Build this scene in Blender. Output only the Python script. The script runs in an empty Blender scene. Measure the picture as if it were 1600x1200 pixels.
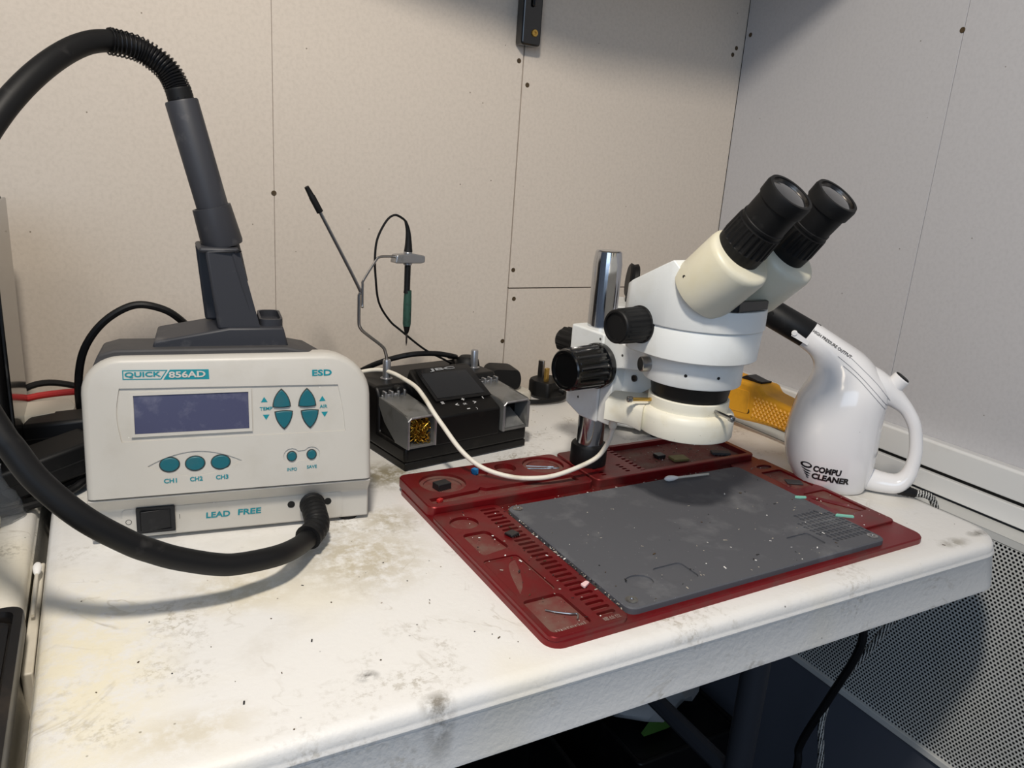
import bpy, bmesh, math, random
from mathutils import Vector, Matrix
random.seed(7)
S = bpy.context.scene
C = bpy.data.collections.new('workbench'); S.collection.children.link(C)
PI = math.pi

# ------------------------------------------------------------ camera
cam_d = bpy.data.cameras.new('camera'); cam = bpy.data.objects.new('camera', cam_d); C.objects.link(cam)
cam_d.sensor_fit = 'HORIZONTAL'; cam_d.sensor_width = 36; cam_d.lens = 36*1182/1600
cam_d.clip_start = .01; cam_d.clip_end = 50
def cam_axes(yaw, pitch, roll):
    f = Vector((math.sin(yaw)*math.cos(pitch), math.cos(yaw)*math.cos(pitch), -math.sin(pitch)))
    r = Vector((math.cos(yaw), -math.sin(yaw), 0)); u = r.cross(f)
    c, s = math.cos(roll), math.sin(roll)
    return c*r+s*u, -s*r+c*u, f
_r, _u, _f = cam_axes(.5079, .2722, .0714)
cam.matrix_world = Matrix(((_r.x, _u.x, -_f.x, 0), (_r.y, _u.y, -_f.y, 0), (_r.z, _u.z, -_f.z, .27), (0, 0, 0, 1)))
S.camera = cam

# ------------------------------------------------------------ light
W = bpy.data.worlds.new('room_light'); S.world = W; W.use_nodes = True
bg = W.node_tree.nodes['Background']; bg.inputs[0].default_value = (.62, .75, 1, 1); bg.inputs[1].default_value = .16
def area(name, loc, target, size, power, col, shape='DISK'):
    d = bpy.data.lights.new(name, 'AREA'); d.shape = shape; d.size = size; d.energy = power; d.color = col
    o = bpy.data.objects.new(name, d); C.objects.link(o); o.location = loc
    o.rotation_euler = (Vector(target)-Vector(loc)).to_track_quat('-Z', 'Y').to_euler()
    return o
area('ceiling_lamp', (-.02, .08, .86), (.25, .5, 0), .10, 9.2, (1, .92, .81))
area('ceiling_lamp_warm', (-.75, -.25, 1.25), (.1, .8, .1), .30, 2.4, (1, .86, .68))
area('window_daylight', (-.7, -1.1, .75), (.3, .6, .05), 1.1, 12.0, (.60, .77, 1), 'SQUARE')
vs = S.view_settings
vs.view_transform = 'Standard'; vs.look = 'None'; vs.gamma = 1; vs.use_curve_mapping = False; vs.exposure = -0.27

# ------------------------------------------------------------ materials
def lin(h):
    if isinstance(h, str):
        v = [int(h[i:i+2], 16)/255 for i in (0, 2, 4)]
    else: v = [c/255 for c in h]
    return tuple(c/12.92 if c <= .04045 else ((c+.055)/1.055)**2.4 for c in v)+(1,)
MATS = {}
def mat(name, col, rough=.5, metal=0., dirt=None, dscale=20., dlo=.5, dhi=.7, damt=.6, bump=0., bscale=200., specks=None, sscale=150., slo=.08,
        spec=.5, trans=0., emis=None, alpha=1., coat=0., stretch=None, var=0.):
    m = bpy.data.materials.new(name); m.use_nodes = True; nt = m.node_tree; N = nt.nodes; L = nt.links
    b = N['Principled BSDF']; b.inputs['Roughness'].default_value = rough; b.inputs['Metallic'].default_value = metal
    b.inputs['Specular IOR Level'].default_value = spec; b.inputs['Transmission Weight'].default_value = trans; b.inputs['Alpha'].default_value = alpha
    b.inputs['Coat Weight'].default_value = coat
    b.inputs['Base Color'].default_value = lin(col)
    if emis: b.inputs['Emission Color'].default_value = lin(emis[0]); b.inputs['Emission Strength'].default_value = emis[1]
    tc = N.new('ShaderNodeTexCoord'); src = tc.outputs['Object']
    if stretch:
        mp = N.new('ShaderNodeMapping'); mp.inputs['Scale'].default_value = stretch; L.new(src, mp.inputs[0]); src = mp.outputs[0]
    cur = None
    def layer(fac, c2):
        nonlocal cur
        mx = N.new('ShaderNodeMix'); mx.data_type = 'RGBA'
        L.new(fac, mx.inputs[0])
        if cur is None: mx.inputs[6].default_value = lin(col)
        else: L.new(cur, mx.inputs[6])
        mx.inputs[7].default_value = lin(c2); cur = mx.outputs[2]
    def noise(sc, det=6, rg=.6):
        n = N.new('ShaderNodeTexNoise'); n.inputs['Scale'].default_value = sc; n.inputs['Detail'].default_value = det; n.inputs['Roughness'].default_value = rg
        L.new(src, n.inputs['Vector']); return n.outputs[0]
    def ramp(v, lo, hi, amt):
        r = N.new('ShaderNodeMapRange'); r.inputs[1].default_value = lo; r.inputs[2].default_value = hi; r.inputs[4].default_value = amt
        L.new(v, r.inputs[0]); return r.outputs[0]
    if dirt: layer(ramp(noise(dscale), dlo, dhi, damt), dirt)
    if specks:
        vo = N.new('ShaderNodeTexVoronoi'); vo.inputs['Scale'].default_value = sscale; L.new(src, vo.inputs['Vector'])
        layer(ramp(vo.outputs[0], slo, slo*.6, .9), specks)
    if cur is not None: L.new(cur, b.inputs['Base Color'])
    if bump:
        bp = N.new('ShaderNodeBump'); bp.inputs['Strength'].default_value = bump; bp.inputs['Distance'].default_value = .002
        L.new(noise(bscale, 3), bp.inputs['Height']); L.new(bp.outputs[0], b.inputs['Normal'])
    MATS[name] = m; return m

mat('board_back', (210, 199, 186), .9, dirt=(192, 181, 168), dscale=260, dlo=.42, dhi=.72, damt=.5, specks=(120, 108, 92), sscale=38, slo=.035, bump=.05, bscale=400)
mat('board_right', (190, 189, 191), .55, dirt=(176, 175, 177), dscale=260, dlo=.42, dhi=.72, damt=.5, specks=(130, 126, 122), sscale=30, slo=.03, bump=.05, bscale=400)
mat('gap_dark', (70, 64, 56), .95)
mat('screw_dark', (78, 62, 40), .6, .2, dirt=(40, 34, 28), dscale=300)
mat('brass', (196, 160, 84), .35, .9)
mat('trunking', (226, 226, 224), .35, dirt=(190, 180, 160), dscale=14, damt=.35, dlo=.55, dhi=.8)
mat('cover_white', (206, 206, 202), .45, dirt=(180, 176, 160), dscale=10, damt=.3)
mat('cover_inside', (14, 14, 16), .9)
mat('skirting', (84, 88, 98), .6)
mat('floor', (34, 31, 30), .8, dirt=(20, 18, 18), dscale=8)
mat('body_grey', (192, 188, 180), .42, dirt=(176, 170, 158), dscale=30, damt=.35, specks=(232, 230, 224), sscale=70, slo=.03, bump=.03, bscale=900)
mat('body_dark', (66, 65, 66), .6, spec=.3, dirt=(100, 98, 96), dscale=30, damt=.35)
mat('holder_grey', (50, 51, 56), .5, spec=.35, dirt=(104, 102, 102), dscale=45, dlo=.58, dhi=.75, damt=.5)
mat('hose', (15, 15, 16), .5, spec=.3, dirt=(70, 68, 66), dscale=60, dlo=.62, dhi=.8, damt=.5)
mat('spring', (30, 30, 32), .35, .6)
mat('lcd', (72, 74, 100), .18, dirt=(130, 131, 146), dscale=90, dlo=.50, dhi=.8, damt=.5, coat=.3)
mat('teal', (0, 128, 140), .5)
mat('teal_button', (8, 92, 104), .45, dirt=(50, 92, 98), dscale=80, damt=.5)
mat('switch_black', (20, 21, 24), .4, spec=.35, dirt=(60, 60, 62), dscale=80, dlo=.6, dhi=.8, damt=.4)
mat('ink', (60, 58, 54), .6)
mat('hole_black', (8, 8, 8), .8)
mat('jbc_black', (12, 11, 11), .42, spec=.3, dirt=(52, 48, 42), dscale=40, dlo=.58, dhi=.85, damt=.35)
mat('jbc_gloss', (12, 12, 13), .12, coat=.5)
mat('jbc_screen', (34, 35, 37), .08, coat=.6)
mat('jbc_print', (196, 196, 196), .5)
mat('logo_grey', (150, 152, 154), .4)
mat('silver', (176, 176, 178), .35, .85, dirt=(110, 108, 100), dscale=60, damt=.5)
mat('silver_plastic', (128, 128, 126), .35, .5, dirt=(88, 86, 80), dscale=60, damt=.5)
mat('steel', (168, 166, 164), .28, 1.)
mat('steel_dark', (110, 106, 102), .3, 1.)
mat('chrome', (196, 198, 202), .12, 1., dirt=(120, 116, 112), dscale=80, dlo=.6, dhi=.8, damt=.4)
mat('wool_brass', (190, 150, 60), .3, 1., dirt=(90, 70, 30), dscale=400, damt=.8)
mat('iron_green', (38, 74, 62), .6, dirt=(20, 24, 22), dscale=200, damt=.7)
mat('rubber_black', (13, 13, 14), .55, spec=.3, dirt=(60, 58, 56), dscale=90, dlo=.6, dhi=.8, damt=.4)
mat('gloss_black', (10, 10, 11), .18, coat=.4)
mat('scope_white', (226, 228, 226), .38, dirt=(196, 192, 178), dscale=26, damt=.3, specks=(90, 84, 78), sscale=120, slo=.03, bump=.04, bscale=700)
mat('scope_cream', (216, 212, 194), .4, dirt=(206, 194, 152), dscale=18, dlo=.45, dhi=.75, damt=.5)
mat('ring_white', (232, 228, 212), .42, dirt=(210, 194, 150), dscale=24, damt=.5, specks=(110, 92, 60), sscale=220, slo=.06)
mat('glass_lens', (26, 28, 32), .04, coat=1., spec=.8)
mat('cable_white', (232, 226, 212), .5, dirt=(196, 182, 156), dscale=60, damt=.5)
mat('anodised_red', (122, 20, 25), .36, .45, dirt=(96, 66, 60), dscale=30, dlo=.46, dhi=.74, damt=.7, specks=(150, 130, 120), sscale=260, slo=.05)
mat('tray_dusty', (112, 52, 48), .7, .1, dirt=(116, 90, 80), dscale=60, dlo=.40, dhi=.66, damt=.85, specks=(176, 166, 156), sscale=320, slo=.08)
mat('pad_grey', (82, 83, 88), .72, dirt=(126, 127, 129), dscale=34, dlo=.52, dhi=.8, damt=.6, specks=(170, 172, 172), sscale=190, slo=.05, bump=.05, bscale=600)
mat('pad_dark', (48, 50, 54), .8)
mat('engrave', (150, 130, 122), .7)
mat('duster_white', (238, 236, 235), .16, coat=.6, dirt=(210, 204, 200), dscale=18, dlo=.6, dhi=.85, damt=.35, specks=(90, 84, 78), sscale=60, slo=.02)
mat('print_black', (18, 18, 20), .5)
mat('groove_grey', (160, 160, 164), .6)
mat('yellow', (222, 158, 28), .5, dirt=(176, 122, 26), dscale=40, damt=.5)
mat('black_plastic', (16, 16, 17), .5, spec=.3, dirt=(56, 54, 52), dscale=60, dlo=.6, dhi=.85, damt=.4)
mat('white_plastic', (214, 208, 194), .45, dirt=(190, 180, 160), dscale=30, damt=.45)
mat('red_rubber', (176, 34, 34), .5)
mat('clear_plastic', (225, 232, 240), .12, trans=.85, alpha=.55)
mat('cotton', (240, 238, 234), .9)
mat('chip', (30, 30, 32), .3)
mat('blue_part', (40, 130, 190), .5)
mat('mint', (130, 200, 180), .6)
mat('pink', (232, 196, 196), .6)
mat('olive', (120, 112, 70), .6)
mat('debris', (176, 168, 156), .7, dirt=(60, 52, 46), dscale=300)
mat('leg_metal', (60, 62, 68), .5, .3)
mat('bag_white', (150, 152, 154), .6)
mat('bag_green', (66, 104, 40), .6)
mat('tray_black', (26, 24, 23), .3, dirt=(64, 54, 44), dscale=30, damt=.5)

STAINS = [(.024, .10, .055, .12, (236, 224, 184), .5), (.160, .037, .008, .006, (84, 80, 74), .9), (.188, .004, .012, .008, (110, 102, 88), .85), (.695, .020, .016, .0065, (120, 116, 106), .9),
          (.655, .016, .022, .009, (150, 144, 130), .75), (.595, .029, .010, .005, (150, 142, 126), .7), (.195, .165, .060, .065, (184, 172, 144), .75), (.262, .300, .045, .040, (140, 130, 102), .9),
          (.235, .215, .030, .030, (170, 158, 128), .7), (.110, .150, .050, .035, (200, 188, 160), .6), (.640, .140, .05, .06, (176, 166, 144), .6), (.070, .030, .040, .020, (206, 196, 172), .6)]
def table_material():
    m = bpy.data.materials.new('table_plastic'); m.use_nodes = True; nt = m.node_tree; N = nt.nodes; L = nt.links
    b = N['Principled BSDF']; b.inputs['Roughness'].default_value = .5
    tc = N.new('ShaderNodeTexCoord'); src = tc.outputs['Object']
    def noise(sc, det=6, rg=.6, dist=0):
        n = N.new('ShaderNodeTexNoise'); n.inputs['Scale'].default_value = sc; n.inputs['Detail'].default_value = det
        n.inputs['Roughness'].default_value = rg; n.inputs['Distortion'].default_value = dist; L.new(src, n.inputs['Vector']); return n.outputs[0]
    def rng(v, a, b_, c, d):
        r = N.new('ShaderNodeMapRange'); 
        for i, x in enumerate((a, b_, c, d)): r.inputs[i+1].default_value = x
        L.new(v, r.inputs[0]); return r.outputs[0]
    def op(o, a, b_=None):
        n = N.new('ShaderNodeMath'); n.operation = o
        L.new(a, n.inputs[0]) if not isinstance(a, float) else setattr(n.inputs[0], 'default_value', a)
        if b_ is not None:
            L.new(b_, n.inputs[1]) if not isinstance(b_, float) else setattr(n.inputs[1], 'default_value', b_)
        return n.outputs[0]
    def mix(fac, a, c):
        mx = N.new('ShaderNodeMix'); mx.data_type = 'RGBA'; L.new(fac, mx.inputs[0])
        if isinstance(a, tuple): mx.inputs[6].default_value = lin(a)
        else: L.new(a, mx.inputs[6])
        mx.inputs[7].default_value = lin(c); return mx.outputs[2]
    # yellowed patches, thin wandering dirt lines, clustered grime, dark specks
    col = mix(rng(noise(5, 3), .52, .72, 0, .55), (231, 229, 225), (230, 219, 188))
    veins = op('ABSOLUTE', op('SUBTRACT', noise(9, 5, .55, 1.2), .5))
    veins = op('MULTIPLY', rng(veins, .0, .010, 1, 0), rng(noise(11, 4), .52, .68, 0, .62))
    col = mix(veins, col, (150, 138, 116))
    gr = op('MULTIPLY', rng(noise(16, 5), .54, .70, 0, 1), rng(noise(240, 3, .7), .48, .62, 0, .62))
    col = mix(gr, col, (150, 140, 120))
    col = mix(op('MULTIPLY', rng(noise(7, 4, .6, .6), .55, .75, 0, .5), rng(noise(60, 4, .7), .4, .7, .2, 1)), col, (176, 166, 146))
    vo = N.new('ShaderNodeTexVoronoi'); vo.inputs['Scale'].default_value = 70; L.new(src, vo.inputs['Vector'])
    col = mix(op('MULTIPLY', rng(vo.outputs[0], .06, .03, 0, .8), rng(noise(30, 2), .5, .55, 0, 1)), col, (72, 66, 60))
    # individual stains and scuffs: (x, y, rx, ry, colour, strength)
    for sx, sy, rx, ry, c, amt in STAINS:
        mp = N.new('ShaderNodeMapping'); mp.inputs['Location'].default_value = (-sx/rx, -sy/ry, 0); mp.inputs['Scale'].default_value = (1/rx, 1/ry, 0)
        L.new(src, mp.inputs[0]); ln = N.new('ShaderNodeVectorMath'); ln.operation = 'LENGTH'; L.new(mp.outputs[0], ln.inputs[0])
        col = mix(op('MULTIPLY', rng(ln.outputs[1], 1., .25, 0, amt), rng(noise(90, 5, .7), .36, .56, .0, 1)), col, c)
    L.new(col, b.inputs['Base Color'])
    bp = N.new('ShaderNodeBump'); bp.inputs['Strength'].default_value = .18; bp.inputs['Distance'].default_value = .0015
    L.new(noise(260, 3), bp.inputs['Height']); L.new(bp.outputs[0], b.inputs['Normal'])
    MATS['table_plastic'] = m
table_material()
def braid_material():
    m = bpy.data.materials.new('braid'); m.use_nodes = True; nt = m.node_tree; N = nt.nodes; L = nt.links
    b = N['Principled BSDF']; b.inputs['Roughness'].default_value = .8
    tc = N.new('ShaderNodeTexCoord'); wv = N.new('ShaderNodeTexWave'); wv.inputs['Scale'].default_value = 130; wv.inputs['Distortion'].default_value = 3
    wv.inputs['Detail Scale'].default_value = 4
    L.new(tc.outputs['Object'], wv.inputs[0])
    r = N.new('ShaderNodeValToRGB'); r.color_ramp.elements[0].color = lin((24, 24, 24)); r.color_ramp.elements[1].color = lin((190, 188, 182))
    r.color_ramp.elements[0].position = .4; r.color_ramp.elements[1].position = .6
    L.new(wv.outputs[1], r.inputs[0]); L.new(r.outputs[0], b.inputs['Base Color']); MATS['braid'] = m
braid_material()

# ------------------------------------------------------------ mesh helpers
def spline(pts, k=8):
    pts = [Vector(p) for p in pts]; out = []
    for i in range(len(pts)-1):
        p0 = pts[max(i-1, 0)]; p1 = pts[i]; p2 = pts[i+1]; p3 = pts[min(i+2, len(pts)-1)]
        for j in range(k):
            t = j/k
            out.append(.5*((2*p1)+(p2-p0)*t+(2*p0-5*p1+4*p2-p3)*t*t+(3*p1-p0-3*p2+p3)*t**3))
    out.append(pts[-1]); return out
def rrect(x0, x1, y0, y1, r, n=5):
    out = []
    for cx, cy, a in ((x1-r, y0+r, -PI/2), (x1-r, y1-r, 0), (x0+r, y1-r, PI/2), (x0+r, y0+r, PI)):
        for i in range(n+1):
            t = a+PI/2*i/n; out.append((cx+r*math.cos(t), cy+r*math.sin(t)))
    return out
def roundpoly(pts, r, n=4):
    out = []; m = len(pts)
    for i in range(m):
        p = Vector(pts[i]); a = (Vector(pts[i-1])-p); c = (Vector(pts[(i+1) % m])-p)
        rr = min(r, a.length*.45, c.length*.45)
        a = p+a.normalized()*rr; c = p+c.normalized()*rr
        for k in range(n+1):
            t = k/n; out.append(tuple((1-t)**2*a+2*t*(1-t)*p+t*t*c))
    return out
def ell(cx, cy, rx, ry, n=28, a0=0.): return [(cx+rx*math.cos(a0+2*PI*i/n), cy+ry*math.sin(a0+2*PI*i/n)) for i in range(n)]
class G:
    def __init__(s): s.bm = bmesh.new()
    def poly(s, vs): return s.bm.faces.new([s.bm.verts.new(v) for v in vs])
    def loft(s, rings, cap=True, closed=True):
        R = [[s.bm.verts.new(v) for v in ring] for ring in rings]; n = len(R[0])
        for a, b in zip(R, R[1:]):
            for i in range(n if closed else n-1):
                try: s.bm.faces.new((a[i], a[(i+1) % n], b[(i+1) % n], b[i]))
                except ValueError: pass
        if cap:
            s.bm.faces.new(R[0][::-1]); s.bm.faces.new(R[-1])
        return s
    def box(s, x0, x1, y0, y1, z0, z1):
        s.loft([[(x0, y0, z), (x1, y0, z), (x1, y1, z), (x0, y1, z)] for z in (z0, z1)]); return s
    def prism(s, poly, w0, w1, f=lambda u, v, w: (u, v, w)):
        return s.loft([[f(u, v, w) for u, v in poly] for w in (w0, w1)])
    def tube(s, pts, r, n=12, cap=True):
        pts = [Vector(p) for p in pts]
        t = (pts[1]-pts[0]).normalized(); u = t.orthogonal().normalized(); rings = []
        for i, p in enumerate(pts):
            d = (pts[min(i+1, len(pts)-1)]-pts[max(i-1, 0)]).normalized()
            u = (u-d*u.dot(d)).normalized(); v = d.cross(u)
            rr = r[i] if isinstance(r, (list, tuple)) else r
            rings.append([p+u*rr*math.cos(2*PI*k/n)+v*rr*math.sin(2*PI*k/n) for k in range(n)])
        return s.loft(rings, cap)
    def lathe(s, o, ax, prof, n=32, ridges=0, depth=0., cap=True):
        o = Vector(o); ax = Vector(ax).normalized(); u = ax.orthogonal().normalized(); v = ax.cross(u); rings = []
        for p in prof:
            r, h = p[:2]; rg = len(p) > 2 and p[2]
            ring = []
            for k in range(n):
                rr = r-(depth if (rg and k % 4 >= 2) else 0)
                a = 2*PI*k/n; ring.append(o+ax*h+u*rr*math.cos(a)+v*rr*math.sin(a))
            rings.append(ring)
        return s.loft(rings, cap)
    def cyl(s, a, b, r, r2=None, n=24):
        a = Vector(a); b = Vector(b); return s.lathe(a, b-a, [(r, 0), (r if r2 is None else r2, (b-a).length)], n)
    def ellipsoid(s, c, r, n=16, m=8):
        rings = []
        for i in range(1, m):
            t = PI*i/m; rings.append([(c[0]+r[0]*math.sin(t)*math.cos(2*PI*k/n), c[1]+r[1]*math.sin(t)*math.sin(2*PI*k/n), c[2]-r[2]*math.cos(t)) for k in range(n)])
        return s.loft(rings)
    def plate(s, outline, pockets, w_top, w_bot, f=lambda u, v, w: (u, v, w), rim=None, fm=0):
        """flat plate with recessed pockets: outline and pockets are 2D loops, pockets = (loop, depth)"""
        bm = s.bm; es = []
        def loop(pts, w): return [bm.verts.new(f(u, v, w)) for u, v in pts]
        def edges(vs): return [bm.edges.new((vs[i], vs[(i+1) % len(vs)])) for i in range(len(vs))]
        def wall(a, b):
            for i in range(len(a)):
                j = (i+1) % len(a); bm.faces.new((a[i], a[j], b[j], b[i]))
        top = loop(outline, w_top); es += edges(top)
        last = top
        for pts, w in (rim or []):
            nx = loop(pts, w); wall(last, nx); last = nx
        bot = loop(rim[-1][0] if rim else outline, w_bot); wall(last, bot); bm.faces.new(bot)
        for pts, d in pockets:
            a = loop(pts, w_top); es += edges(a); b = loop(pts, w_top-d); wall(a, b); bm.faces.new(b).material_index = fm
        bmesh.ops.triangle_fill(bm, edges=es, use_beauty=True, use_dissolve=False)
        return s
    def obj(s, name, m, parent=None, smooth=35, bevel=0., seg=2, merge=True):
        bm = s.bm
        if merge: bmesh.ops.remove_doubles(bm, verts=bm.verts, dist=1e-6)
        bmesh.ops.recalc_face_normals(bm, faces=bm.faces)
        me = bpy.data.meshes.new(name); bm.to_mesh(me); bm.free()
        for k in (m if isinstance(m, (list, tuple)) else [m]): me.materials.append(MATS[k])
        if smooth:
            me.shade_smooth(); me.set_sharp_from_angle(angle=math.radians(smooth))
        o = bpy.data.objects.new(name, me); C.objects.link(o)
        if parent: o.parent = parent
        if bevel:
            b = o.modifiers.new('bevel', 'BEVEL'); b.width = bevel; b.segments = seg; b.limit_method = 'ANGLE'; b.angle_limit = math.radians(40)
        return o
def tag(o, label=None, cat=None, group=None, kind=None):
    for k, v in (('label', label), ('category', cat), ('group', group), ('kind', kind)):
        if v: o[k] = v
    return o
def thing(name, label, cat, loc=(0, 0, 0), deg=0., group=None):
    o = bpy.data.objects.new(name, None); C.objects.link(o); o.location = loc; o.rotation_euler = (0, 0, math.radians(deg)); o.empty_display_size = .02
    return tag(o, label, cat, group)
def to_local(loc, deg):
    a = math.radians(deg); c, s = math.cos(a), math.sin(a)
    def g(p):
        x, y, z = p[0]-loc[0], p[1]-loc[1], p[2]-loc[2]
        return (c*x+s*y, -s*x+c*y, z)
    return g
def lettering(text, m, parent, o, right, up, w=None, h=None, align='L', bold=.0, shear=0., thick=.0002, name='lettering'):
    """flat raised lettering fitted to a box of width w / height h; o = lower left corner (or centre with align C)"""
    cu = bpy.data.curves.new('t', 'FONT'); cu.body = text; cu.size = 1; cu.offset = bold; cu.extrude = 0; cu.shear = shear; cu.resolution_u = 3
    t = bpy.data.objects.new('t', cu); C.objects.link(t); bpy.context.view_layer.update()
    me = bpy.data.meshes.new_from_object(t.evaluated_get(bpy.context.evaluated_depsgraph_get()))
    bpy.data.objects.remove(t); bpy.data.curves.remove(cu)
    xs = [v.co.x for v in me.vertices]; ys = [v.co.y for v in me.vertices]
    x0, x1, y0, y1 = min(xs), max(xs), min(ys), max(ys)
    sx = w/(x1-x0) if w else h/(y1-y0); sy = h/(y1-y0) if h else sx
    R = Vector(right).normalized(); U = Vector(up).normalized(); Nn = R.cross(U); o = Vector(o)
    dx, dy = (0, 0) if align == 'L' else (-(x1-x0)*sx/2, -(y1-y0)*sy/2)
    for v in me.vertices:
        v.co = o+R*((v.co.x-x0)*sx+dx)+U*((v.co.y-y0)*sy+dy)+Nn*thick
    me.name = name; me.materials.clear(); me.materials.append(MATS[m])
    ob = bpy.data.objects.new(name, me); C.objects.link(ob); ob.parent = parent
    return ob

# ------------------------------------------------------------ setting: walls, floor, trunking
wb = G().box(-1.2, .823, .847, .873, -.72, 1.3).obj('wall_back', 'gap_dark', smooth=0); tag(wb, kind='structure')
def board(parent, m, x0, x1, z0, z1, axis='x', t=.012):
    g = G()
    if axis == 'x': g.box(x0, x1, .835, .835+t, z0, z1)
    else: g.box(.785, .785+t, x0, x1, z0, z1)
    return g.obj('board', m, parent, smooth=0, bevel=.0003, seg=1)
board(wb, 'board_back', -1.2, .1648, -.72, 1.3); board(wb, 'board_back', .1652, .4488, -.72, 1.3)
board(wb, 'board_back', .4504, .7848, .1302, 1.3); board(wb, 'board_back', .4504, .7848, -.72, .1288)
for x, z in ((.1646, .2319), (.4567, .3698), (.4435, .3947), (.4549, .1525), (.4587, .116), (.4463, .0617), (.772, .4508), (.767, .442)):
    G().lathe((x, .8352, z), (0, -1, 0), [(.0030, 0), (.0026, .0005), (.0010, .0003)], 12).obj('screw', 'screw_dark', wb)
wr = G().box(.797, .823, -.6, .847, -.72, 1.3).obj('wall_right', 'gap_dark', smooth=0); tag(wr, kind='structure')
board(wr, 'board_right', .5262, .8345, -.72, 1.3, 'y'); board(wr, 'board_right', -.6, .5256, -.72, 1.3, 'y')
for y, z in ((.8257, .468), (.5273, .4397)):
    G().lathe((.7848, y, z), (-1, 0, 0), [(.0030, 0), (.0026, .0005), (.0010, .0003)], 12).obj('screw', 'screw_dark', wr)
fl = G().box(-1.2, .80, -.8, .86, -.74, -.72).obj('floor', 'floor', smooth=0); tag(fl, kind='structure')
tr = G().prism([(.785, .0245), (.7655, .0275), (.7625, .0255), (.7622, -.0015), (.7690, -.0020), (.7690, -.0060), (.7622, -.0066), (.7618, -.0262), (.785, -.0262)], -.6, .834,
               lambda u, v, w: (u, w, v)).obj('trim_1', 'trunking', smooth=30, bevel=.0008); tag(tr, kind='structure')

G().box(.7668, .7688, -.6, .834, -.0059, -.0021).obj('groove_shade', 'black_plastic', tr)  # black strip stands in for the shade inside the trunking groove
# perforated cover under the trunking
rc = thing('radiator_cover', 'white perforated metal radiator cover below the white wall trunking', 'radiator', (.735, .2, -.72))
def perforated():
    bm = bmesh.new(); px, pz = .0041, .00355; rad = .00135
    y0, z1 = -.10, -.0385+.72; ncol = 178; nrow = 70
    K = 8
    for rr in range(nrow):
        for cc in range(ncol):
            cy = y0+(cc+(.5 if rr % 2 else 0))*px; cz = z1-rr*pz
            o = [(cy+px/2, cz-pz/2), (cy+px/2, cz), (cy+px/2, cz+pz/2), (cy, cz+pz/2), (cy-px/2, cz+pz/2), (cy-px/2, cz), (cy-px/2, cz-pz/2), (cy, cz-pz/2)]
            a = [bm.verts.new((0, u, v)) for u, v in o]
            b = [bm.verts.new((0, cy+rad*math.cos(-PI/4+k*PI/4), cz+rad*math.sin(-PI/4+k*PI/4))) for k in range(K)]
            for k in range(K): bm.faces.new((a[k], a[(k+1) % K], b[(k+1) % K], b[k]))
    me = bpy.data.meshes.new('perforated_sheet'); bm.to_mesh(me); bm.free(); me.materials.append(MATS['cover_white'])
    o = bpy.data.objects.new('perforated_sheet', me); C.objects.link(o); o.parent = rc
perforated()
ZT = .72-.0285
G().box(-.0002, .028, -.8, .634, ZT-.0006, ZT).box(-.0002, .0004, -.8, .634, ZT-.0078, ZT).obj('top_flange', 'cover_white', rc, bevel=.0008)
zb = .72-.0385-70*.00355
G().box(-.004, .001, -.8, .634, zb-.006, zb+.002).obj('bottom_rail', 'cover_white', rc, bevel=.001)
G().box(.001, .02, -.8, .634, 0, zb-.006).obj('lower_panel', 'skirting', rc)
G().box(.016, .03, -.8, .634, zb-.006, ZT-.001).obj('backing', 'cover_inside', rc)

# shelf above the frame and its bracket
sh = thing('wall_shelf', 'wall shelf on a black metal bracket screwed to the back wall', 'shelf', (.45, .834, .40))
g = G(); g.prism([(-.75, 0), (.334, 0), (.334, -.285), (-.12, -.285), (-.33, -.215), (-.75, -.14)], .175, .193); g.obj('shelf_board', 'white_plastic', sh)
br = G(); br.prism(roundpoly([(-.014, .010), (.011, .010), (.011, .175), (-.014, .175)], .004), 0, .016, lambda u, v, w: (u, -w, v))
br.prism([(-.004, .05), (.001, .05), (.001, .175), (-.004, .175)], .016, .02, lambda u, v, w: (u, -w, v))
br.box(-.014, .011, -.22, -.0, .165, .175)
br = br.obj('bracket', 'gloss_black', sh, bevel=.002)
G().lathe((.002, -.0162, .0235), (0, -1, 0), [(.0042, 0), (.0036, .0016), (.0016, .0016), (.0012, .0006)], 16).obj('screw', 'brass', br)

# ------------------------------------------------------------ folding tables
def table(label, x0, x1, y0, y1, rcorner, legs=True):
    t = thing('folding_table', label, 'table', (x0, y0, -.72))
    w, d = x1-x0, y1-y0
    def ring(ins, z): return [(x, y, z+.72) for x, y in rrect(ins, w-ins, ins, d-ins, rcorner-ins*.6, 8)]
    rings = [ring(.012, -.040), ring(-.0030, -.0405), ring(-.0030, -.038), ring(.0008, -.0125), ring(.0002, -.0110), ring(.0002, -.0102), ring(.0011, -.0092), ring(.0012, -.0075), ring(.0020, -.004), ring(.004, -.0012), ring(.010, 0)]
    G().loft(rings).obj('tabletop', 'table_plastic', t, smooth=50)
    if legs:
        for x in (.12, w-.17):
            for y in (.10, d-.06):
                l = G().tube([(x, y, .0), (x, y, .685)], .0125, 14).obj('leg', 'leg_metal', t)
                G().lathe((x, y, 0), (0, 0, 1), [(.0155, 0), (.0155, .03), (.0135, .034)], 14).obj('foot_cap', 'rubber_black', l)
            G().tube([(x, .10, .45), (x, d-.06, .45)], .009, 10).obj('crossbar', 'leg_metal', t)
            G().tube([(x, d/2, .45), (x+(.16 if x < w/2 else -.16), d/2, .675)], .006, 10).obj('brace', 'leg_metal', t)
    return t
table('white plastic folding table carrying the microscope, stained and smudged', -.047, .669, .305, .829, .036)
table('second white plastic folding table, its edge butted against the main one', -.78, -.0545, .20, .80, .02)

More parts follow.
